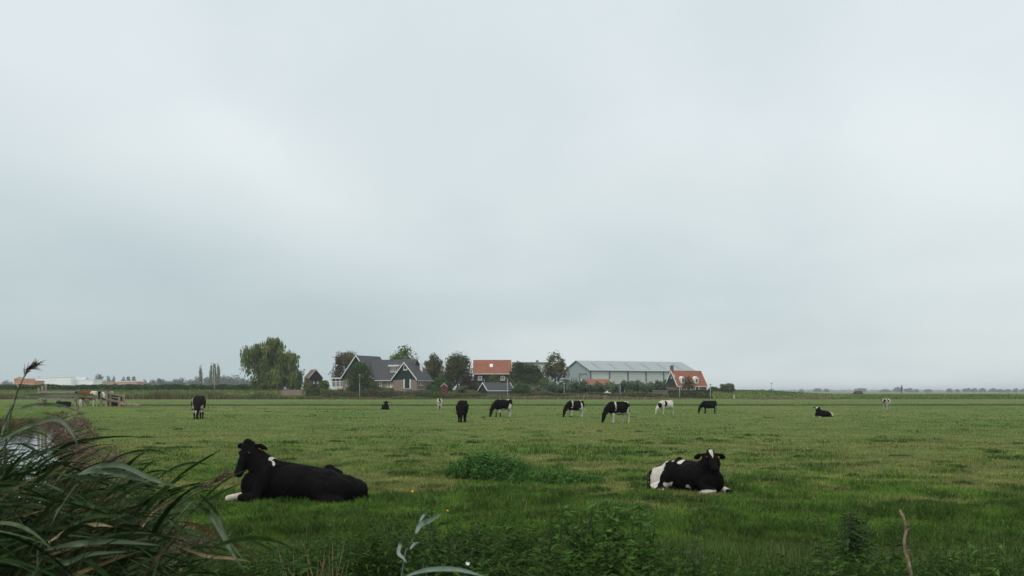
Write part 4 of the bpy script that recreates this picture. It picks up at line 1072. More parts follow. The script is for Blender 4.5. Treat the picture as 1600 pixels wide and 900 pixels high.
MB().box((14.0, -2.5, 3.6), (19, -.01, 4.0)).swap().build("canopy", M['steel_dark'], r)

# low glasshouse hall behind the trees
Y = 392; k = Y/1600; x = (786-800)*k; g = 1.6
r = empty("glasshouse", (x, Y, g)); tag(r, "long pale bluish hall with a thin dark roof line behind the dark tree", "hall")
Wg = 66*k; ze = zz(568.4, Y)-g; 
MB().box((0, 0, -1), (Wg, 14, ze)).build("wall", M['steel_white'], r)
MB().box((-.4, -.4, ze), (Wg+.4, 14.4, zz(566, Y)-g)).build("roof", M['steel_dark'], r)
for i in range(9): MB().box((1.2+i*1.75, -.05, 4.5), (2.2+i*1.75, -.004, ze-1.0)).build("window", M['steel_blue'], r)

# far warehouses on the left
def block(name, label, px0, px1, top, Y, D, wallm, roofm, n_win=0, base=612, cat="warehouse", wrow=None):
    k = Y/1600; x = (px0-800)*k; r = empty(name, (x, Y, 0)); tag(r, label, cat)
    W = (px1-px0)*k; H = zz(top, Y)
    MB().box((0, 0, -1), (W, D, H-.5)).build("wall", M[wallm], r)
    MB().box((-.3, -.3, H-.5), (W+.3, D+.3, H)).build("roof", M[roofm], r)
    for i in range(n_win):
        u = W*(i+.6)/(n_win+.4); z = H*(wrow or .45)
        MB().box((u-1.6, -.08, z), (u+1.6, -.004, z+2.2)).build("window", M['steel_dark'], r)
    return r
M['farwhite'] = mat_plain('bright_cladding', (.90, .91, .91), .5, .05, .1); M['farorange'] = mat_plain('orange_brick', (.52, .22, .12), .8, .12, .3); M['farpink'] = mat_plain('pale_brick', (.50, .30, .24), .8, .12, .3)
block("warehouse", "long white warehouse far off on the left with dark window patches", 55, 106, 589.5, 900, 40, 'farwhite', 'farwhite', 6)
block("warehouse", "taller white warehouse block beside the long white warehouse, high flat roof", 84, 111, 588.2, 890, 30, 'farwhite', 'farwhite', 3, wrow=.3)
block("warehouse", "white warehouse box with a plain front, right of the taller white block", 111, 134, 593, 900, 30, 'farwhite', 'farwhite', 2)
block("warehouse", "plain white low warehouse at the right end of the white ones", 134, 146, 592.5, 880, 30, 'farwhite', 'farwhite', 0)
block("warehouse", "small pale grey shed just right of the white warehouses", 146, 161, 595.5, 900, 20, 'steel_white', 'steel_roof', 1)
block("warehouse", "orange-brown warehouse with a pale roof band at the far left end", 22, 56, 590.5, 905, 30, 'farorange', 'farwhite', 2)
block("brick_hall", "low orange brick hall in front of the far left warehouses", 32, 54, 594.5, 850, 18, 'farorange', 'farorange', 0, cat="hall")
block("brick_hall", "low pinkish brick row with dull roof right of the warehouses", 160, 184, 597.2, 860, 18, 'farpink', 'farpink', 2, cat="hall")
block("brick_hall", "low brick hall with a bright white roof edge right of the warehouses", 183, 213, 595.2, 850, 18, 'farpink', 'farwhite', 3, cat="hall")
block("brick_hall", "last small brick hall on the right of the far industrial row", 212, 222, 597.5, 860, 14, 'farpink', 'farpink', 1, cat="hall")
def shrubbery():
    rng = RNG; n = 30000; px = rng.uniform(500, 1045, n); Yb = 261.5+2.*rng.random(n); X = (px-800)/1600*Yb
    top = np.interp(px, [500, 520, 560, 600, 640, 690, 700, 745, 770, 800, 840, 1045], [610, 609, 610, 608.5, 610.5, 610.5, 614, 613, 616, 615.5, 612.5, 613.5])
    g = gz(X, Yb); H = np.maximum(.3, CAMZ-(top-612)/1600*Yb-g)*(.65+.6*fbm(X/2.2, Yb*0, 44)); Z = g+H*rng.random(n)**.8
    V, F = leaf_quads(np.stack([X, Yb, Z], -1), np.tile([0, -1., .3], (n, 1)), .20*np.ones(n), 1.4)
    mixv = np.clip(fbm(X/3.2, Z/1.3, 45)*2.2-.6, 0, 1)[:, None]
    c = (np.array([.090, .140, .036])*(1-mixv)+np.array([.165, .135, .066])*mixv)*(.6+.7*rng.random(n))[:, None]
    tag(link("shrubbery", np_mesh("shrubbery", V, F, np.repeat(c, 4, 0)), M['leaf']), "ragged olive and brown shrubs along the top of the dike in front of the houses", "shrubs", kind="stuff")
shrubbery()
# dark little barn on the right horizon
Y = 560; k = Y/1600
r, g, ze, zr = simple_house("barn", "small dark barn on the horizon left of the standing pale calf", "barn", 1339, Y, 0, 9*k, 5, zz(614.5, Y), zz(611.4, Y), 'blackwood', 'blackwood', 'x', edge=False, base=0)
MB().box((-5*k, .5, -.5), (-.05, 3, zz(614.6, Y))).build("lean_to", M['blackwood'], r)
# ------------------------------------------------------------------ street lamps and poles
def lamp(label, px, top, base, Y, arm=1, kind='arm'):
    k = Y/1600; x = (px-800)*k; g = float(gz(x, Y)); H = zz(top, Y)-g
    r = empty("street_lamp", (x, Y, g)); tag(r, label, "street lamp", "street lamps along the dike road")
    MB().tube([(0, 0, -.3), (0, 0, 1.2), (0, 0, H)], [.085, .070, .055], 8).build("pole", M['galv'], r, True)
    if kind == 'arm':
        MB().tube([(0, 0, H-.05), (arm*.35, 0, H+.22), (arm*.9, 0, H+.25)], [.07, .06, .05], 7).build("arm", M['galv'], r, True)
        h = MB().box((arm*.9-.35, -.14, H+.14), (arm*.9+.35, .14, H+.32)).build("lamp_head", M['galv'], r)
    else:
        MB().tube([(0, 0, H), (0, 0, H+.12), (0, 0, H+.3), (0, 0, H+.36)], [.10, .30, .30, .12], 10).build("lamp_head", M['galv'], r)
lamp("tall street lamp standing alone left of the weeping willow", 335, 577.5, 612, 300, -1, 'cap')
lamp("street lamp against the black barn, right beside the weeping willow", 475.5, 578.5, 612, 290, -1, 'cap')
lamp("short street lamp in front of the farmhouse's left gable bushes", 562, 587, 617, 261.5, -1, 'cap')
lamp("street lamp with a curved arm in front of the little grey-roofed shed", 793, 592, 620, 260, -1, 'arm')
lamp("thin dull street lamp before the left end of the willow row", 881.5, 601, 617, 262, 1, 'cap')
lamp("pale street lamp before the middle of the willow row", 969, 600, 617, 262, 1, 'cap')
lamp("short street lamp in front of the clipped road hedge", 1062, 606, 619, 262, 1, 'cap')
lamp("slim street lamp at the right corner of the brick house", 1110, 602, 619, 262, 1, 'cap')
lamp("thin lamp post alone on the dike right of the round bush", 1205.5, 600, 613, 300, 1, 'cap')
for px, h, t in ((1147, 1.1, "short white marker post right of the round bush"), (456, 1.0, "short white marker post below the weeping willow")):
    Yp = 262; x = (px-800)*Yp/1600; g = float(gz(x, Yp)); 
    m = MB().box((-.09, -.09, -.2), (.09, .09, h)); r = m.build("marker_post", M['white']); r.location = (x, Yp, g); tag(r, t, "post")
    MB().box((-.10, -.10, h), (.10, .10, h+.12)).build("cap", M['steel_dark'], r)
# low stone quay wall under the willow
Yp = 266; x0 = (440-800)*Yp/1600; x1 = (471-800)*Yp/1600; g = float(gz(x0, Yp))
m = MB().box((0, 0, -1), (x1-x0, .5, zz(609, Yp)-g)); r = m.build("garden_wall", M['brick']); r.location = (x0, Yp, g); tag(r, "low pinkish brick wall under the right side of the weeping willow", "wall")
MB().box((-.05, -.05, zz(609, Yp)-g), (x1-x0+.05, .55, zz(609, Yp)-g+.10)).build("coping", M['grey_stone'], r)
# grey stone wall and steps before the farmhouse barn door
Yp = 264; x0 = (636-800)*Yp/1600; x1 = (664-800)*Yp/1600; g = float(gz(x0, Yp))
m = MB().box((0, 0, -1), (x1-x0, .4, zz(609.2, Yp)-g)); r = m.build("garden_wall", M['grey_stone']); r.location = (x0, Yp, g); tag(r, "low grey garden wall before the farmhouse's dark barn door", "wall")
MB().box((-.05, -.05, zz(609.2, Yp)-g), (x1-x0+.05, .45, zz(609.2, Yp)-g+.08)).build("coping", M['steel_roof'], r)

# ------------------------------------------------------------------ wooden gate and cattle pen on the dam
def on(px, py, Y):
    p = at(px, py, Y); return p
GY = 90.
def pen(label, name, posts, rails, cat, Y=GY):
    x = at(posts[0][0], 0, Y).x; g = float(gz(x, Y)); r = empty(name, (x, Y, g)); tag(r, label, cat)
    off = Vector((x, Y, g))
    for px, top, dy in posts:
        p = at(px, top, Y+dy)-off; b = float(gz(p.x+x, Y+dy))-g
        MB().bar((p.x, dy, b-.3), (p.x+.03, dy, p.z), .17, .15, (0, 1, 0)).build("post", M['wood'], r)
    for a, b, w in rails:
        MB().bar(at(a[0], a[1], Y-.12+a[2])-off, at(b[0], b[1], Y-.12+b[2])-off, .06, w).build("rail", M['wood'], r)
    return r
pen("weathered wooden gate and fence with tall posts, left of the red-brown cow", "wooden_fence",
    [(66, 603, 0), (60, 606, 1.5), (71, 600, 0.2), (92, 616, 0), (118, 612, 0)],
    [((60, 612.5, 0), (122, 613, 0), .20), ((60, 623, 0), (118, 624, 0), .14), ((66, 617, 0), (120, 618, 0), .10)], "fence")
pen("weathered wooden ramp fence with sloping rails, right of the pied cow", "wooden_fence",
    [(166, 613, -.6), (172, 615, 0), (186, 617, .3), (193, 619, 1.0), (158, 614, .8)],
    [((163, 613, -.3), (195, 618.5, .6), .24), ((166, 624, -.3), (193, 629, .6), .20), ((166, 619, 0), (186, 622, .4), .12)], "fence")
Yp = 88; p = at(188, 630.5, Yp); q = at(220, 632.5, Yp); g = float(gz(p.x, Yp))
m = MB(); m.bar((0, 0, p.z-g), (q.x-p.x, 0, q.z-g), .5, .16); r = m.build("plank_platform", M['wood']); r.location = (p.x, Yp, g); tag(r, "low weathered plank platform lying at the foot of the ramp fence", "platform")
for t in (.06, .9):
    MB().box(((q.x-p.x)*t, -.2, -.3), ((q.x-p.x)*t+.14, .2, q.z-g-.085)).build("leg", M['wood'], r)
# black water tub and dark feed box
def tub(px, py, Y, w, h, label):
    p = at(px, py, Y); g = float(gz(p.x, Y)); r = empty("water_trough", (p.x, Y, g)); tag(r, label, "trough")
    m = MB(); m.hexa([(-w*.42, -.3, 0), (w*.42, -.3, 0), (w*.42, .3, 0), (-w*.42, .3, 0), (-w/2, -.38, h), (w/2, -.38, h), (w/2, .38, h), (-w/2, .38, h)])
    m.build("basin", M['black'], r); MB().box((-w/2-.04, -.42, h), (w/2+.04, -.36, h+.05)).box((-w/2-.04, -.358, h), (-w/2+.02, .42, h+.05)).build("rim", M['black'], r)
tub(100, 630, 88, 1.0, .45, "dark plastic trough on the ground behind the wooden gate's rails")
tub(180, 628, 92, 1.5, .95, "dark tub half hidden behind the ramp fence")

# ------------------------------------------------------------------ nettle patch in the pasture
def leaf_mesh_arrays(P, A, size, droop, rng, wid=.42):
    """pointed folded leaves: P base, A direction"""
    n = len(P); up = np.array([0, 0, 1.]); A = A/np.linalg.norm(A, axis=1)[:, None]
    S = np.cross(A, up); S /= np.linalg.norm(S, axis=1)[:, None]+1e-6; S += .35*rng.normal(size=(n, 3))*[1, 1, .6]
    U = np.cross(S, A)
    L = size[:, None]; d = droop[:, None]
    m1 = P+A*L*.38+up*(-.05)*L*d; tip = P+A*L-up*L*.55*d
    wv = S*L*wid/2
    V = np.stack([P, m1+wv+U*L*.06, m1-wv+U*L*.06, tip, m1-U*L*.02], 1).reshape(-1, 3)
    b = np.arange(n)[:, None]*5
    F = np.concatenate([b+np.array([0, 1, 4]), b+np.array([0, 4, 2]), b+np.array([1, 3, 4]), b+np.array([4, 3, 2])])
    return V, F
def weed_stems(XY, H, rng, pairs=7, lsize=.085, lean=.12, c0=(.028, .062, .018), c1=(.060, .115, .034), zb=None, wid=.42, droop=(.2, 1.0)):
    n = len(H); La = rng.uniform(0, 6.28, n); lx = np.cos(La)*lean*H*rng.random(n); ly = np.sin(La)*lean*H*rng.random(n)
    Z0 = gz(XY[:, 0], XY[:, 1]) if zb is None else zb
    Ps, As, Ss, Ds, Cs = [], [], [], [], []
    for j in range(pairs):
        t = .22+.76*(j+.5*rng.random(n))/pairs; t = np.minimum(t, 1)
        base = np.stack([XY[:, 0]+lx*t**1.5, XY[:, 1]+ly*t**1.5, Z0+H*t], -1)
        a0 = La+j*math.pi/2+rng.normal(0, .35, n)
        for s in (0, math.pi):
            a = a0+s; el_ = .35*(j/pairs)+rng.normal(0, .2, n)
            Ps.append(base); As.append(np.stack([np.cos(a), np.sin(a), el_], -1))
            Ss.append(lsize*(1.15-.55*t)*(.7+.6*rng.random(n))*np.clip(H/.5, .6, 1.5)); Ds.append(rng.uniform(*droop, n))
            mixv = np.clip(rng.random(n)*.7+.3*t, 0, 1)[:, None]; Cs.append((np.array(c0)*(1-mixv)+np.array(c1)*mixv)*(.7+.6*rng.random(n))[:, None])
    P = np.concatenate(Ps); V, F = leaf_mesh_arrays(P, np.concatenate(As), np.concatenate(Ss), np.concatenate(Ds), rng, wid)
    C = np.repeat(np.concatenate(Cs), 5, 0)
    # stems: thin upright triangles
    w = .006+.004*rng.random(n); top = np.stack([XY[:, 0]+lx, XY[:, 1]+ly, Z0+H], -1); b0 = np.stack([XY[:, 0], XY[:, 1], Z0-.03], -1)
    SV = np.stack([b0-[.005, 0, 0], b0+[.005, 0, 0], top], 1).reshape(-1, 3)
    SF = np.arange(n*3).reshape(-1, 3)+len(V)
    return np.concatenate([V, SV]), np.concatenate([F, SF]), np.concatenate([C, np.tile([.045, .05, .022], (len(SV), 1))])
def build_patch():
    rng = np.random.default_rng(5)
    N = 620; u = rng.uniform(-1, 1, N); v = rng.uniform(-1, 1, N); ok = u*u+v*v < 1; u, v = u[ok], v[ok]
    c1 = ground(765, 744); c2 = ground(855, 752)
    X = np.concatenate([c1.x+u*1.05, c2.x+u[:330]*1.25]); Y = np.concatenate([c1.y+v*1.6, c2.y+v[:330]*1.0])
    rr_ = np.concatenate([np.sqrt(u*u+v*v), np.sqrt(u*u+v*v)[:330]])
    H = np.concatenate([.58*(1.05-.65*(u*u+v*v)), .24*(1.1-.7*(u*u+v*v)[:330])])*(.75+.4*rng.random(len(X)))
    V, F, C = weed_stems(np.stack([X, Y], -1), H, rng, 6, .125, .25, (.024, .072, .014), (.100, .220, .048), wid=.62)
    tag(link("nettle_patch", np_mesh("nettle_patch", V, F, C), M['weed']), "low dark green nettle clump spreading in the middle of the pasture, between the two near lying cows", "nettles", kind="stuff")
build_patch()
def tussocks():
    rng = np.random.default_rng(15); V_, F_, C_ = [], [], []; nv = 0
    spots = [(228, 684, .22, .10), (250, 694, .16, .09), (160, 672, .2, .10), (760, 770, .9, .10), (1190, 752, .5, .12), (1290, 728, .8, .10), (1450, 795, .6, .13), (1500, 850, .8, .22), (640, 722, .3, .07), (1230, 705, .8, .08), (540, 640, 2.5, .15), (460, 634, 3.0, .16), (1000, 780, .7, .10), (285, 700, .5, .08), (1570, 790, .4, .1), (880, 770, .5, .09)]
    spots += [(rng.uniform(120, 1650), 640+230*rng.random()**.8, rng.uniform(.08, .32), rng.uniform(.05, .12)) for _ in range(190)]
    for px, py, rad, h in spots:
        c = ground(px, py); n = int(160+120*rad) if rad > .35 else int(30+240*rad); a = rng.uniform(0, 6.28, n); q = rad*np.sqrt(rng.random(n))
        X = c.x+np.cos(a)*q*1.5; Y = c.y+np.sin(a)*q; H = h*(1.15-.7*(q/rad)**2)*(.6+.7*rng.random(n))
        V, F, C = weed_stems(np.stack([X, Y], -1), H, rng, 3, .075, .6, (.022, .060, .014), (.050, .115, .026), wid=.4)
        V_.append(V); F_.append(F+nv); C_.append(C); nv += len(V)
    tag(link("weed_tufts", np_mesh("weed_tufts", np.concatenate(V_), np.concatenate(F_), np.concatenate(C_)), M['weed']), "scattered darker weed tufts in the pasture", "weeds", kind="stuff")
tussocks()
# undergrowth along the near edge
def undergrowth():
    rng = np.random.default_rng(25)
    N = 5200; px = rng.uniform(-250, 1900, N); Y = 7.0+4.9*rng.random(N)**.8
    # how tall the band stands along the view: profile of its top edge over world x at ten metres
    X = (px-800)/1600*Y; xx = X/Y*1600+800
    topy = np.interp(xx, [-250, 250, 330, 430, 520, 600, 700, 800, 850, 900, 1000, 1050, 1150, 1250, 1350, 1420, 1500, 1900], [862, 862, 862, 855, 832, 815, 812, 815, 838, 832, 838, 878, 885, 868, 860, 872, 860, 850])
    lim = CAMZ-(topy-612)/1600*Y
    H = lim*(.35+.95*fbm(X*1.5, Y*1.5, 17)+.12*rng.normal(size=N))
    ok = (H > .10) & (bank_s(X, Y) > -1.6); X, Y, H = X[ok], Y[ok], np.minimum(H[ok], 1.0)
    keep = fbm(X*1.0+3, Y*1.0, 19) > .455+.09*rng.random(len(X)); X, Y, H = X[keep], Y[keep], H[keep]
    V, F, C = weed_stems(np.stack([X, Y], -1), H, rng, 9, .085, .28, (.018, .048, .007), (.062, .118, .022), wid=.38)
    tag(link("undergrowth", np_mesh("undergrowth", V, F, C), M['weed']), "dark tangle of nettles and weeds along the near edge of the pasture", "weeds", kind="stuff")
    # rank long grass between
    n = 42000; px = rng.uniform(-200, 1850, n); Yg = 6.6+7.5*rng.random(n); X = (px-800)/1600*Yg
    ok = bank_s(X, Yg) > -.9; X, Yg = X[ok], Yg[ok]; n = len(X)
    dens = fbm(X*.9, Yg*.9, 23); hgt = (.12+.34*rng.random(n)*dens*1.6)*sstep(14.5, 9.5, Yg)+.06
    a = rng.random(n)*6.28; ln = .2+.5*rng.random(n); D = np.stack([ln*np.cos(a), ln*np.sin(a), np.ones(n)], -1); D /= np.linalg.norm(D, axis=1)[:, None]
    c = (np.array([.040, .085, .016])*(1-dens)[:, None]+np.array([.085, .135, .030])*dens[:, None])*(.5+.9*rng.random(n))[:, None]
    st = rng.random(n) < .03; c[st] = [.24, .20, .10]
    strips("rank_grass", np.stack([X, Yg, gz(X, Yg)-.02], -1), D, hgt, .004+.004*rng.random(n), c, M['blade'], "long rank grass along the near edge of the pasture", "grass")
undergrowth()

# single plants one can point at
def plant(name, label, px, py_base_Y, top, nst, spread, lsize, pairs, c0, c1, seed, cat="plant", wid=.42, hvar=.25, droop=(.2, 1.0), group=None):
    Y = py_base_Y; x = (px-800)/1600*Y; g = float(gz(x, Y)); H = CAMZ-(top-612)/1600*Y-g
    rng = np.random.default_rng(seed); r = empty(name, (x, Y, g)); tag(r, label, cat, group)
    xy = np.c_[rng.normal(0, spread, nst), rng.normal(0, spread, nst)]; Hs = H*(1-hvar*rng.random(nst)*2); Hs[0] = H; xy[0] = 0
    V, F, C = weed_stems(xy, Hs, rng, pairs, lsize, .16, c0, c1, zb=np.zeros(nst), wid=wid, droop=droop)
    nl = nst*pairs*2*5
    link("leaves", np_mesh("leaves", V[:nl], F[:nst*pairs*2*4], C[:nl]), M['weed'], r)
    SV = V[nl:].reshape(-1, 3, 3)
    for t in SV:
        b = (t[0]+t[1])/2; MB().tube([b, (b*.45+t[2]*.55)+np.array([.01, 0, 0]), t[2]], [.006, .0045, .002], 5).build("stem", M['weedstem'], r)
    return r
M['weedstem'] = mat_plain('weed_stem', (.045, .045, .022), .7, .3, 20.)
NET = ((.030, .082, .014), (.090, .180, .038))
plant("nettle_plant", "tall nettle group right of the bottom centre, the tallest leafy weeds of the near edge", 945, 9.4, 776, 46, .27, .125, 12, *NET, 31, wid=.38)
plant("nettle_plant", "single dark-stemmed nettle at the right side of the tall nettle group", 990, 9.0, 786, 2, .05, .15, 9, *NET, 32, wid=.36)
plant("nettle_plant", "smaller pale-leaved nettle standing apart right of the tall nettle group", 1084, 9.2, 836, 3, .09, .12, 6, (.05, .09, .04), (.09, .14, .07), 33)
plant("thistle_plant", "bushy dark thistle left of the peeled stick, with a brownish flower tip", 1328, 9.8, 780, 26, .17, .11, 15, (.024, .052, .018), (.055, .10, .036), 34, wid=.22, hvar=.3)
plant("weed_plant", "slim leafy weed with a yellow flower, left of the pale reed leaves", 655, 11.5, 768, 5, .10, .09, 10, (.022, .055, .018), (.05, .105, .03), 35, wid=.25)
plant("weed_plant", "spreading weed with many small leaves in the dark bottom middle", 735, 8.8, 812, 46, .42, .09, 9, (.022, .055, .018), (.05, .105, .03), 36, wid=.3)
plant("weed_plant", "small leafy weed low in the right corner of the near edge", 1530, 8.8, 846, 40, .42, .10, 7, *NET, 37)
# flowers and fallen leaves
def blossom(px, py, Y, label, c='yellow', rad=.018):
    p = at(px, py, Y); m = MB(); k = 7
    vs = [(0, 0, .004)]+[(rad*math.cos(2*PI*i/(2*k))*(1 if i % 2 else .6), rad*math.sin(2*PI*i/(2*k))*(1 if i % 2 else .6), .010) for i in range(2*k)]+[(0, 0, -.008)]
    fs = [(0, 1+i, 1+(i+1) % (2*k)) for i in range(2*k)]+[(2*k+1, 1+(i+1) % (2*k), 1+i) for i in range(2*k)]
    m.add(vs, fs); g = float(gz(p.x, Y)); r = empty("flower", (p.x, Y, g)); tag(r, label, "flower")
    b = m.build("blossom", M[c], r); b.location = (0, 0, p.z-g); b.rotation_euler = (1.0, .2, .3)
    MB().tube([(0, 0, -.02), (.01, 0, (p.z-g)*.5), (0, 0, p.z-g-.006)], [.004, .0035, .003], 5).build("stem", M['weedstem'], r)
blossom(644, 768, 11.5, "single yellow flower at the tip of a slim weed, right of the large black cow")
blossom(699, 798, 11, "yellow flower low in the grass right of the pale reed leaves", rad=.014)
blossom(730, 881, 8.2, "cream coloured blossom near the bottom middle edge", 'white', .022)

# peeled stick
sp = [(1425, 905), (1420, 880), (1415, 862), (1413, 845), (1416, 828), (1413, 812), (1406, 797)]
pts = [at(a, b, 6.6) for a, b in sp]; g = float(gz(pts[0].x, 6.6)); base = Vector((pts[0].x+.06, 6.6, g))
r = MB().tube([Vector((0, 0, -.15))]+[p-base for p in pts], [.015, .0120, .0108, .0116, .0098, .0106, .0090, .0078], 9).build("wooden_stick", M['stick'], None, True)
r.location = base; tag(r, "crooked bare wooden stick poking up at the lower right edge", "stick")
m = MB()
for i in (2, 4): 
    p = pts[i]-base; m.tube([p, p+Vector((.03, -.01, .012))], [.007, .004], 6)
m.build("twig_stub", M['stick'], r)

# ------------------------------------------------------------------ reeds near the camera
def ribbon(P0, D, L, W, rng, sag, segs=9, wind=.25):
    """arching pointed leaf blades, arrays of n; returns verts, faces"""
    n = len(L); D = D/np.linalg.norm(D, axis=1)[:, None]; pos = P0.copy(); d = D.copy(); up = np.array([0, 0, 1.])
    rows = []
    tw = rng.uniform(-.8, .8, n); roll0 = rng.uniform(-.9, .9, n)
    for i in range(segs+1):
        t = i/segs
        S = np.cross(d, up); S /= np.linalg.norm(S, axis=1)[:, None]+1e-6; U = np.cross(S, d)
        ro = (roll0+tw*t)[:, None]; S2 = S*np.cos(ro)+U*np.sin(ro); U2 = -S*np.sin(ro)+U*np.cos(ro)
        wv = (W*np.interp(t, [0, .12, .35, .7, 1], [.45, .9, 1., .62, .03]))[:, None]/2
        rows.append(np.stack([pos-S2*wv+U2*wv*.35, pos, pos+S2*wv+U2*wv*.35], 1))
        d = d+np.array([wind, 0, 0])/segs*.8-up*(sag[:, None]/segs)*(.4+1.2*t); d /= np.linalg.norm(d, axis=1)[:, None]
        pos = pos+d*(L/segs)[:, None]
    V = np.stack(rows, 1).reshape(-1, 3)                      # n, segs+1, 3
    k = (segs+1)*3; b = np.arange(n)[:, None, None]*k+np.arange(segs)[None, :, None]*3
    F = np.concatenate([(b+np.array([0, 1, 4, 3])).reshape(-1, 4), (b+np.array([1, 2, 5, 4])).reshape(-1, 4)])
    return V, F, k
def reed_cloud(bases, heights, rng, per=9, llen=(.30, .55), wid=(.014, .026), lean=.30, cset=None, name="reeds", label="", kind="stuff", lscale=1., ymin=0.):
    P, D, L, W, C, SG = [], [], [], [], [], []
    SV, SF, SC = [], [], []; nv = 0
    for (x, y), H in zip(bases, heights):
        z0 = float(gz(x, y)); ln = lean*rng.uniform(.5, 1.4); la = rng.normal(0, .35)
        def pt(t): return np.array([x+ln*H*t**1.8*math.cos(la), y+ln*H*t**1.8*math.sin(la), z0+H*t*(1-.10*t)])
        for j in range(7):
            t0, t1 = j/7, (j+1)/7; a, b = pt(t0), pt(t1); w0, w1 = .0045*(1-.6*t0), .0045*(1-.6*t1)
            SV += [a+[-w0, 0, 0], a+[w0, 0, 0], b+[w1, 0, 0], b+[-w1, 0, 0], a+[0, -w0, 0], a+[0, w0, 0], b+[0, w1, 0], b+[0, -w1, 0]]
            SF += [(nv, nv+1, nv+2, nv+3), (nv+4, nv+5, nv+6, nv+7)]; nv += 8
        a0 = rng.uniform(0, 6.28)
        for j in range(per):
            t = .22+.78*(j+rng.random())/per; a = a0+j*PI+rng.normal(0, .5)
            dv = np.array([math.cos(a)*.40+.85, math.sin(a)*.6, .95-1.35*rng.random()])
            base_c = np.array([[.028, .062, .016], [.044, .084, .024], [.016, .034, .010], [.085, .125, .055]])[rng.choice(4, p=[.4, .25, .2, .15])]*(.52+.42*rng.random())
            if rng.random() < .05 and x/y < -.46: base_c = np.array([.17, .12, .055])*(.6+.6*rng.random())
            P.append(pt(t)); D.append(dv); L.append(rng.uniform(*llen)*lscale); W.append(rng.uniform(*wid)*lscale); C.append(base_c); SG.append(rng.uniform(.1, 1.1))
    P, D, L, W, C, SG = map(np.array, (P, D, L, W, C, SG))
    V, F, k = ribbon(P, D, L, W, rng, SG)
    SV = np.array(SV); SF = np.array(SF)+len(V)
    Vt = np.concatenate([V, SV]); Ft = np.concatenate([F, SF]); Ct = np.concatenate([np.repeat(C, k, 0), np.tile([.07, .075, .035], (len(SV), 1))])
    return np_mesh(name, Vt, Ft, Ct, True)
def build_reeds():
    rng = np.random.default_rng(8)
    B, H = [], []
    # dense stand beside the camera on the left
    for i in range(950):
        Y = rng.uniform(3.3, 7.0); px = rng.uniform(-460, 140)-60*(rng.random() < .3)
        top = np.interp(px, [-420, -200, 0, 60, 120, 200, 300], [600, 618, 668, 722, 780, 830, 900])+rng.normal(0, 20)+35*rng.random()
        x = (px-800)/1600*Y-.18*1.3; g = float(gz(x, Y)); h = CAMZ-(top-612)/1600*Y-g
        if h < .35: continue
        B.append((x, Y)); H.append(h)
    me = reed_cloud(B, H, rng, 11, (.22, .42), (.012, .024))
    tag(link("reeds", me, M['reedleaf']), "dense dark green reeds leaning to the right in the lower left corner", "reeds", kind="stuff")
    # further reeds along the far side of the ditch
    B, H = [], []
    for i in range(1300):
        Y = rng.uniform(12, 74); s = rng.uniform(-8.5, -4.8)
        if Y > 60: s = rng.uniform(-9.5, -3.5)
        x = s+1.7-.442*Y; px = x/Y*1600+800
        if px < -330: continue
        B.append((x, Y)); H.append(rng.uniform(1.1, 1.9)*(1.0 if Y < 55 else .75))
    me = reed_cloud(B, H, rng, 6, (.35, .6), (.03, .05), .15)
    c = me.color_attributes['Col']; n = len(me.vertices); a = np.empty(n*4, dtype=np.float32); c.data.foreach_get("color", a); a = a.reshape(-1, 4); a[:, :3] *= [1.75, 1.35, 1.0]; c.data.foreach_set("color", a.ravel())
    tag(link("ditch_reeds", me, M['reedleaf']), "yellowish green reeds farther back along the left side of the ditch", "reeds", kind="stuff")
build_reeds()

def single_leaf(m_pts, widths, name, parent, mat, fold=.35, up=(0, -1, .3)):
    V, F = [], []; U0 = Vector(up).normalized()
    pts = [Vector(p) for p in m_pts]
    # refine
    fine = []; fw = []
    n = len(pts)
    for i in range((n-1)*4+1):
        t = i/4; a = min(int(t), n-2); f = t-a
        p0, p1, p2, p3 = pts[max(a-1, 0)], pts[a], pts[a+1], pts[min(a+2, n-1)]
        q = .5*((2*p1)+(p2-p0)*f+(2*p0-5*p1+4*p2-p3)*f*f+(-p0+3*p1-3*p2+p3)*f**3)
        fine.append(q); fw.append(widths[a]*(1-f)+widths[a+1]*f)
    for i, p in enumerate(fine):
        d = (fine[min(i+1, len(fine)-1)]-fine[max(i-1, 0)]).normalized(); s = d.cross(U0).normalized(); u = s.cross(d)
        V += [p-s*fw[i]/2+u*fw[i]*fold/2, p, p+s*fw[i]/2+u*fw[i]*fold/2]
    for i in range(len(fine)-1):
        F += [(3*i, 3*i+1, 3*i+4, 3*i+3), (3*i+1, 3*i+2, 3*i+5, 3*i+4)]
    me = bpy.data.meshes.new(name); me.from_pydata([tuple(v) for v in V], [], F); me.materials.append(M[mat])
    for p in me.polygons: p.use_smooth = True
    return link(name, me, None, parent)
M['reed_green'] = mat_plain('reed_green', (.050, .078, .036), .5, .3, 14., .35)
M['reed_pale'] = mat_plain('reed_pale', (.135, .190, .150), .5, .15, 14., .35)
M['reed_tan'] = mat_plain('reed_tan', (.22, .165, .085), .6, .3, 14., .3)
M['plume'] = mat_plain('reed_plume', (.095, .068, .052), .9, .4, 40., .1)
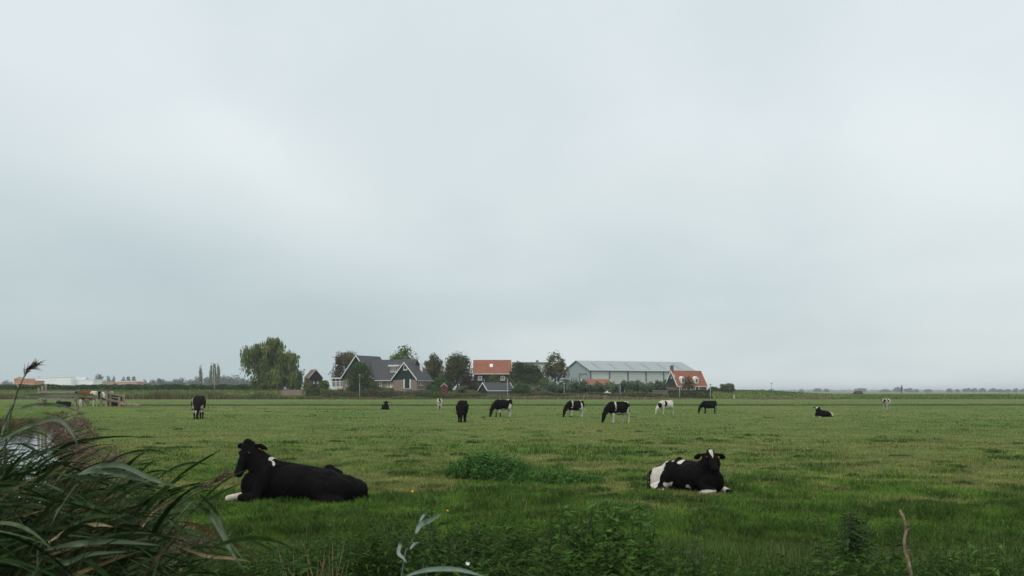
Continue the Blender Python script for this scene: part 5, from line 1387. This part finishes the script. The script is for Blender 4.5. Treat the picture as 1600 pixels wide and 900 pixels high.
def reed(label, Y, stem, leaves, plume=None, stemmat='reed_green', srad=.0045, z0=None):
    """stem and leaves as lists of reference pixels at distance Y"""
    p0 = at(*stem[0], Y); g = float(gz(p0.x, Y)); base = Vector((p0.x-.05, Y, g)); r = empty("reed_plant", base); tag(r, label, "reed")
    sp = [Vector((0, 0, -.1)), Vector((.01, 0, max(.05, (p0.z-g)*.5)))]+[at(*q, Y)-base for q in stem]
    MB().tube(sp, [srad*1.2]*2+[srad*(1-.5*i/len(stem)) for i in range(len(stem))], 6).build("stem", M[stemmat], r, True)
    for pts, w, mt in leaves:
        nn = len(pts); P = [at(a, b, Y+.12*math.sin(i*1.3))-base for i, (a, b) in enumerate(pts)]
        prof = np.interp(np.linspace(0, 1, nn), [0, .2, .5, .8, 1], [.35, .9, 1, .6, .05])
        single_leaf(P, [w*q for q in prof], "leaf", r, mt)
    if plume:
        rng = np.random.default_rng(int(Y*100)); m = MB(); path = [at(a, b, Y)-base for a, b in plume[0]]
        for i in range(70):
            t = rng.random()*(len(path)-1); a = min(int(t), len(path)-2); p = path[a].lerp(path[a+1], t-a)
            d = (path[a+1]-path[a]).normalized()+Vector(rng.normal(0, .35, 3)); q = p+d*plume[1]*(.6+.6*rng.random())
            m.tube([p, p.lerp(q, .5)+Vector((0, 0, .004)), q], [.0014, .0020, .0006], 3)
        m.build("plume", M['plume'], r)
    return r
reed("tall reed with a dark feathery seed head rising above the horizon at the far left", 4.6, [(8, 700), (16, 650), (27, 612), (38, 588), (44, 580)],
     [([(20, 640), (10, 655), (0, 690)], .02, 'reed_green'), ([(30, 606), (24, 596), (30, 590), (40, 592)], .008, 'reed_tan')], plume=([(38, 588), (44, 578), (50, 574), (56, 571)], .035))
reed("reed with a broad dark leaf stretching flat across in front of the wooden gate", 3.6, [(-30, 760), (-12, 700), (10, 650), (22, 630)],
     [([(20, 630), (40, 620), (75, 618.5), (120, 618), (150, 620), (168, 626)], .017, 'reed_green'), ([(0, 690), (40, 668), (85, 655), (110, 672), (125, 706)], .016, 'reed_green'), ([(16, 645), (50, 634), (92, 633), (128, 646)], .014, 'reed_green')])
reed("reed whose thin dark seed head reaches right towards the large black cow", 3.9, [(150, 900), (205, 842), (262, 800), (310, 768), (332, 755)],
     [([(215, 836), (240, 800), (275, 780), (320, 765)], .010, 'reed_tan'), ([(190, 850), (250, 838), (300, 838), (350, 850)], .016, 'reed_green')], plume=([(318, 763), (335, 753), (354, 744)], .03))
reed("reed with two long grey-green leaves arching down to the right, beside the large black cow", 3.5, [(240, 900), (255, 850), (285, 800), (300, 785)],
     [([(298, 786), (325, 800), (345, 830), (362, 862), (385, 895)], .017, 'reed_green'), ([(312, 772), (338, 800), (352, 835), (384, 880)], .013, 'reed_green'), ([(270, 850), (320, 868), (360, 872), (392, 878)], .013, 'reed_tan')])
reed("reed with a wide pointed leaf crossing the brown ditch bank", 3.4, [(60, 860), (90, 800), (118, 760), (124, 742)],
     [([(122, 742), (150, 730), (190, 728), (230, 745), (262, 756), (290, 762)], .018, 'reed_green'), ([(124, 742), (160, 736), (200, 742), (235, 756)], .026, 'reed_green')])
reed("reed with a long tan dying leaf low in the left corner", 3.3, [(40, 930), (62, 880), (80, 845)],
     [([(76, 848), (110, 828), (150, 820), (176, 823)], .018, 'reed_tan'), ([(70, 860), (120, 850), (180, 846), (250, 852)], .022, 'reed_green'), ([(58, 868), (100, 880), (140, 866), (200, 862)], .020, 'reed_green')])
reed("pale blue-green reed with twisted upright leaves at the bottom centre left", 3.2, [(622, 930), (628, 895), (634, 860), (644, 845), (650, 832)],
     [([(650, 834), (658, 820), (676, 812), (690, 803)], .020, 'reed_pale'), ([(656, 815), (662, 806), (670, 797)], .010, 'reed_pale'), ([(632, 832), (626, 848), (623, 864), (630, 872), (636, 880)], .012, 'reed_pale'), ([(641, 858), (648, 850), (656, 847)], .012, 'reed_pale')], stemmat='reed_pale', srad=.0022)
reed("pale arching grass-like leaf crossing the very bottom edge, below the twisted reed", 3.0, [(628, 940), (634, 905)],
     [([(636, 900), (665, 891), (700, 889), (730, 893), (760, 902)], .015, 'reed_pale')], stemmat='reed_pale', srad=.0025)
# dead brown stalks at the bottom left of centre
r = empty("dead_stalks", at(495, 900, 8.0)); gzz = float(gz(r.location.x, 8.0)); r.location.z = gzz; tag(r, "tuft of dry brown dead stalks at the bottom edge, left of the pale reed leaves", "dead stalks")
m = MB(); rg = random.Random(3)
for i in range(26):
    b = Vector((rg.uniform(-.18, .18), rg.uniform(-.12, .12), 0)); t = b+Vector((rg.uniform(-.28, .22), rg.uniform(-.1, .1), rg.uniform(.45, .78)))
    m.tube([b, b.lerp(t, .5)+Vector((rg.uniform(-.04, .04), 0, .03)), t], [.005, .004, .002], 5)
m.build("stalks", M['reed_tan'], r)
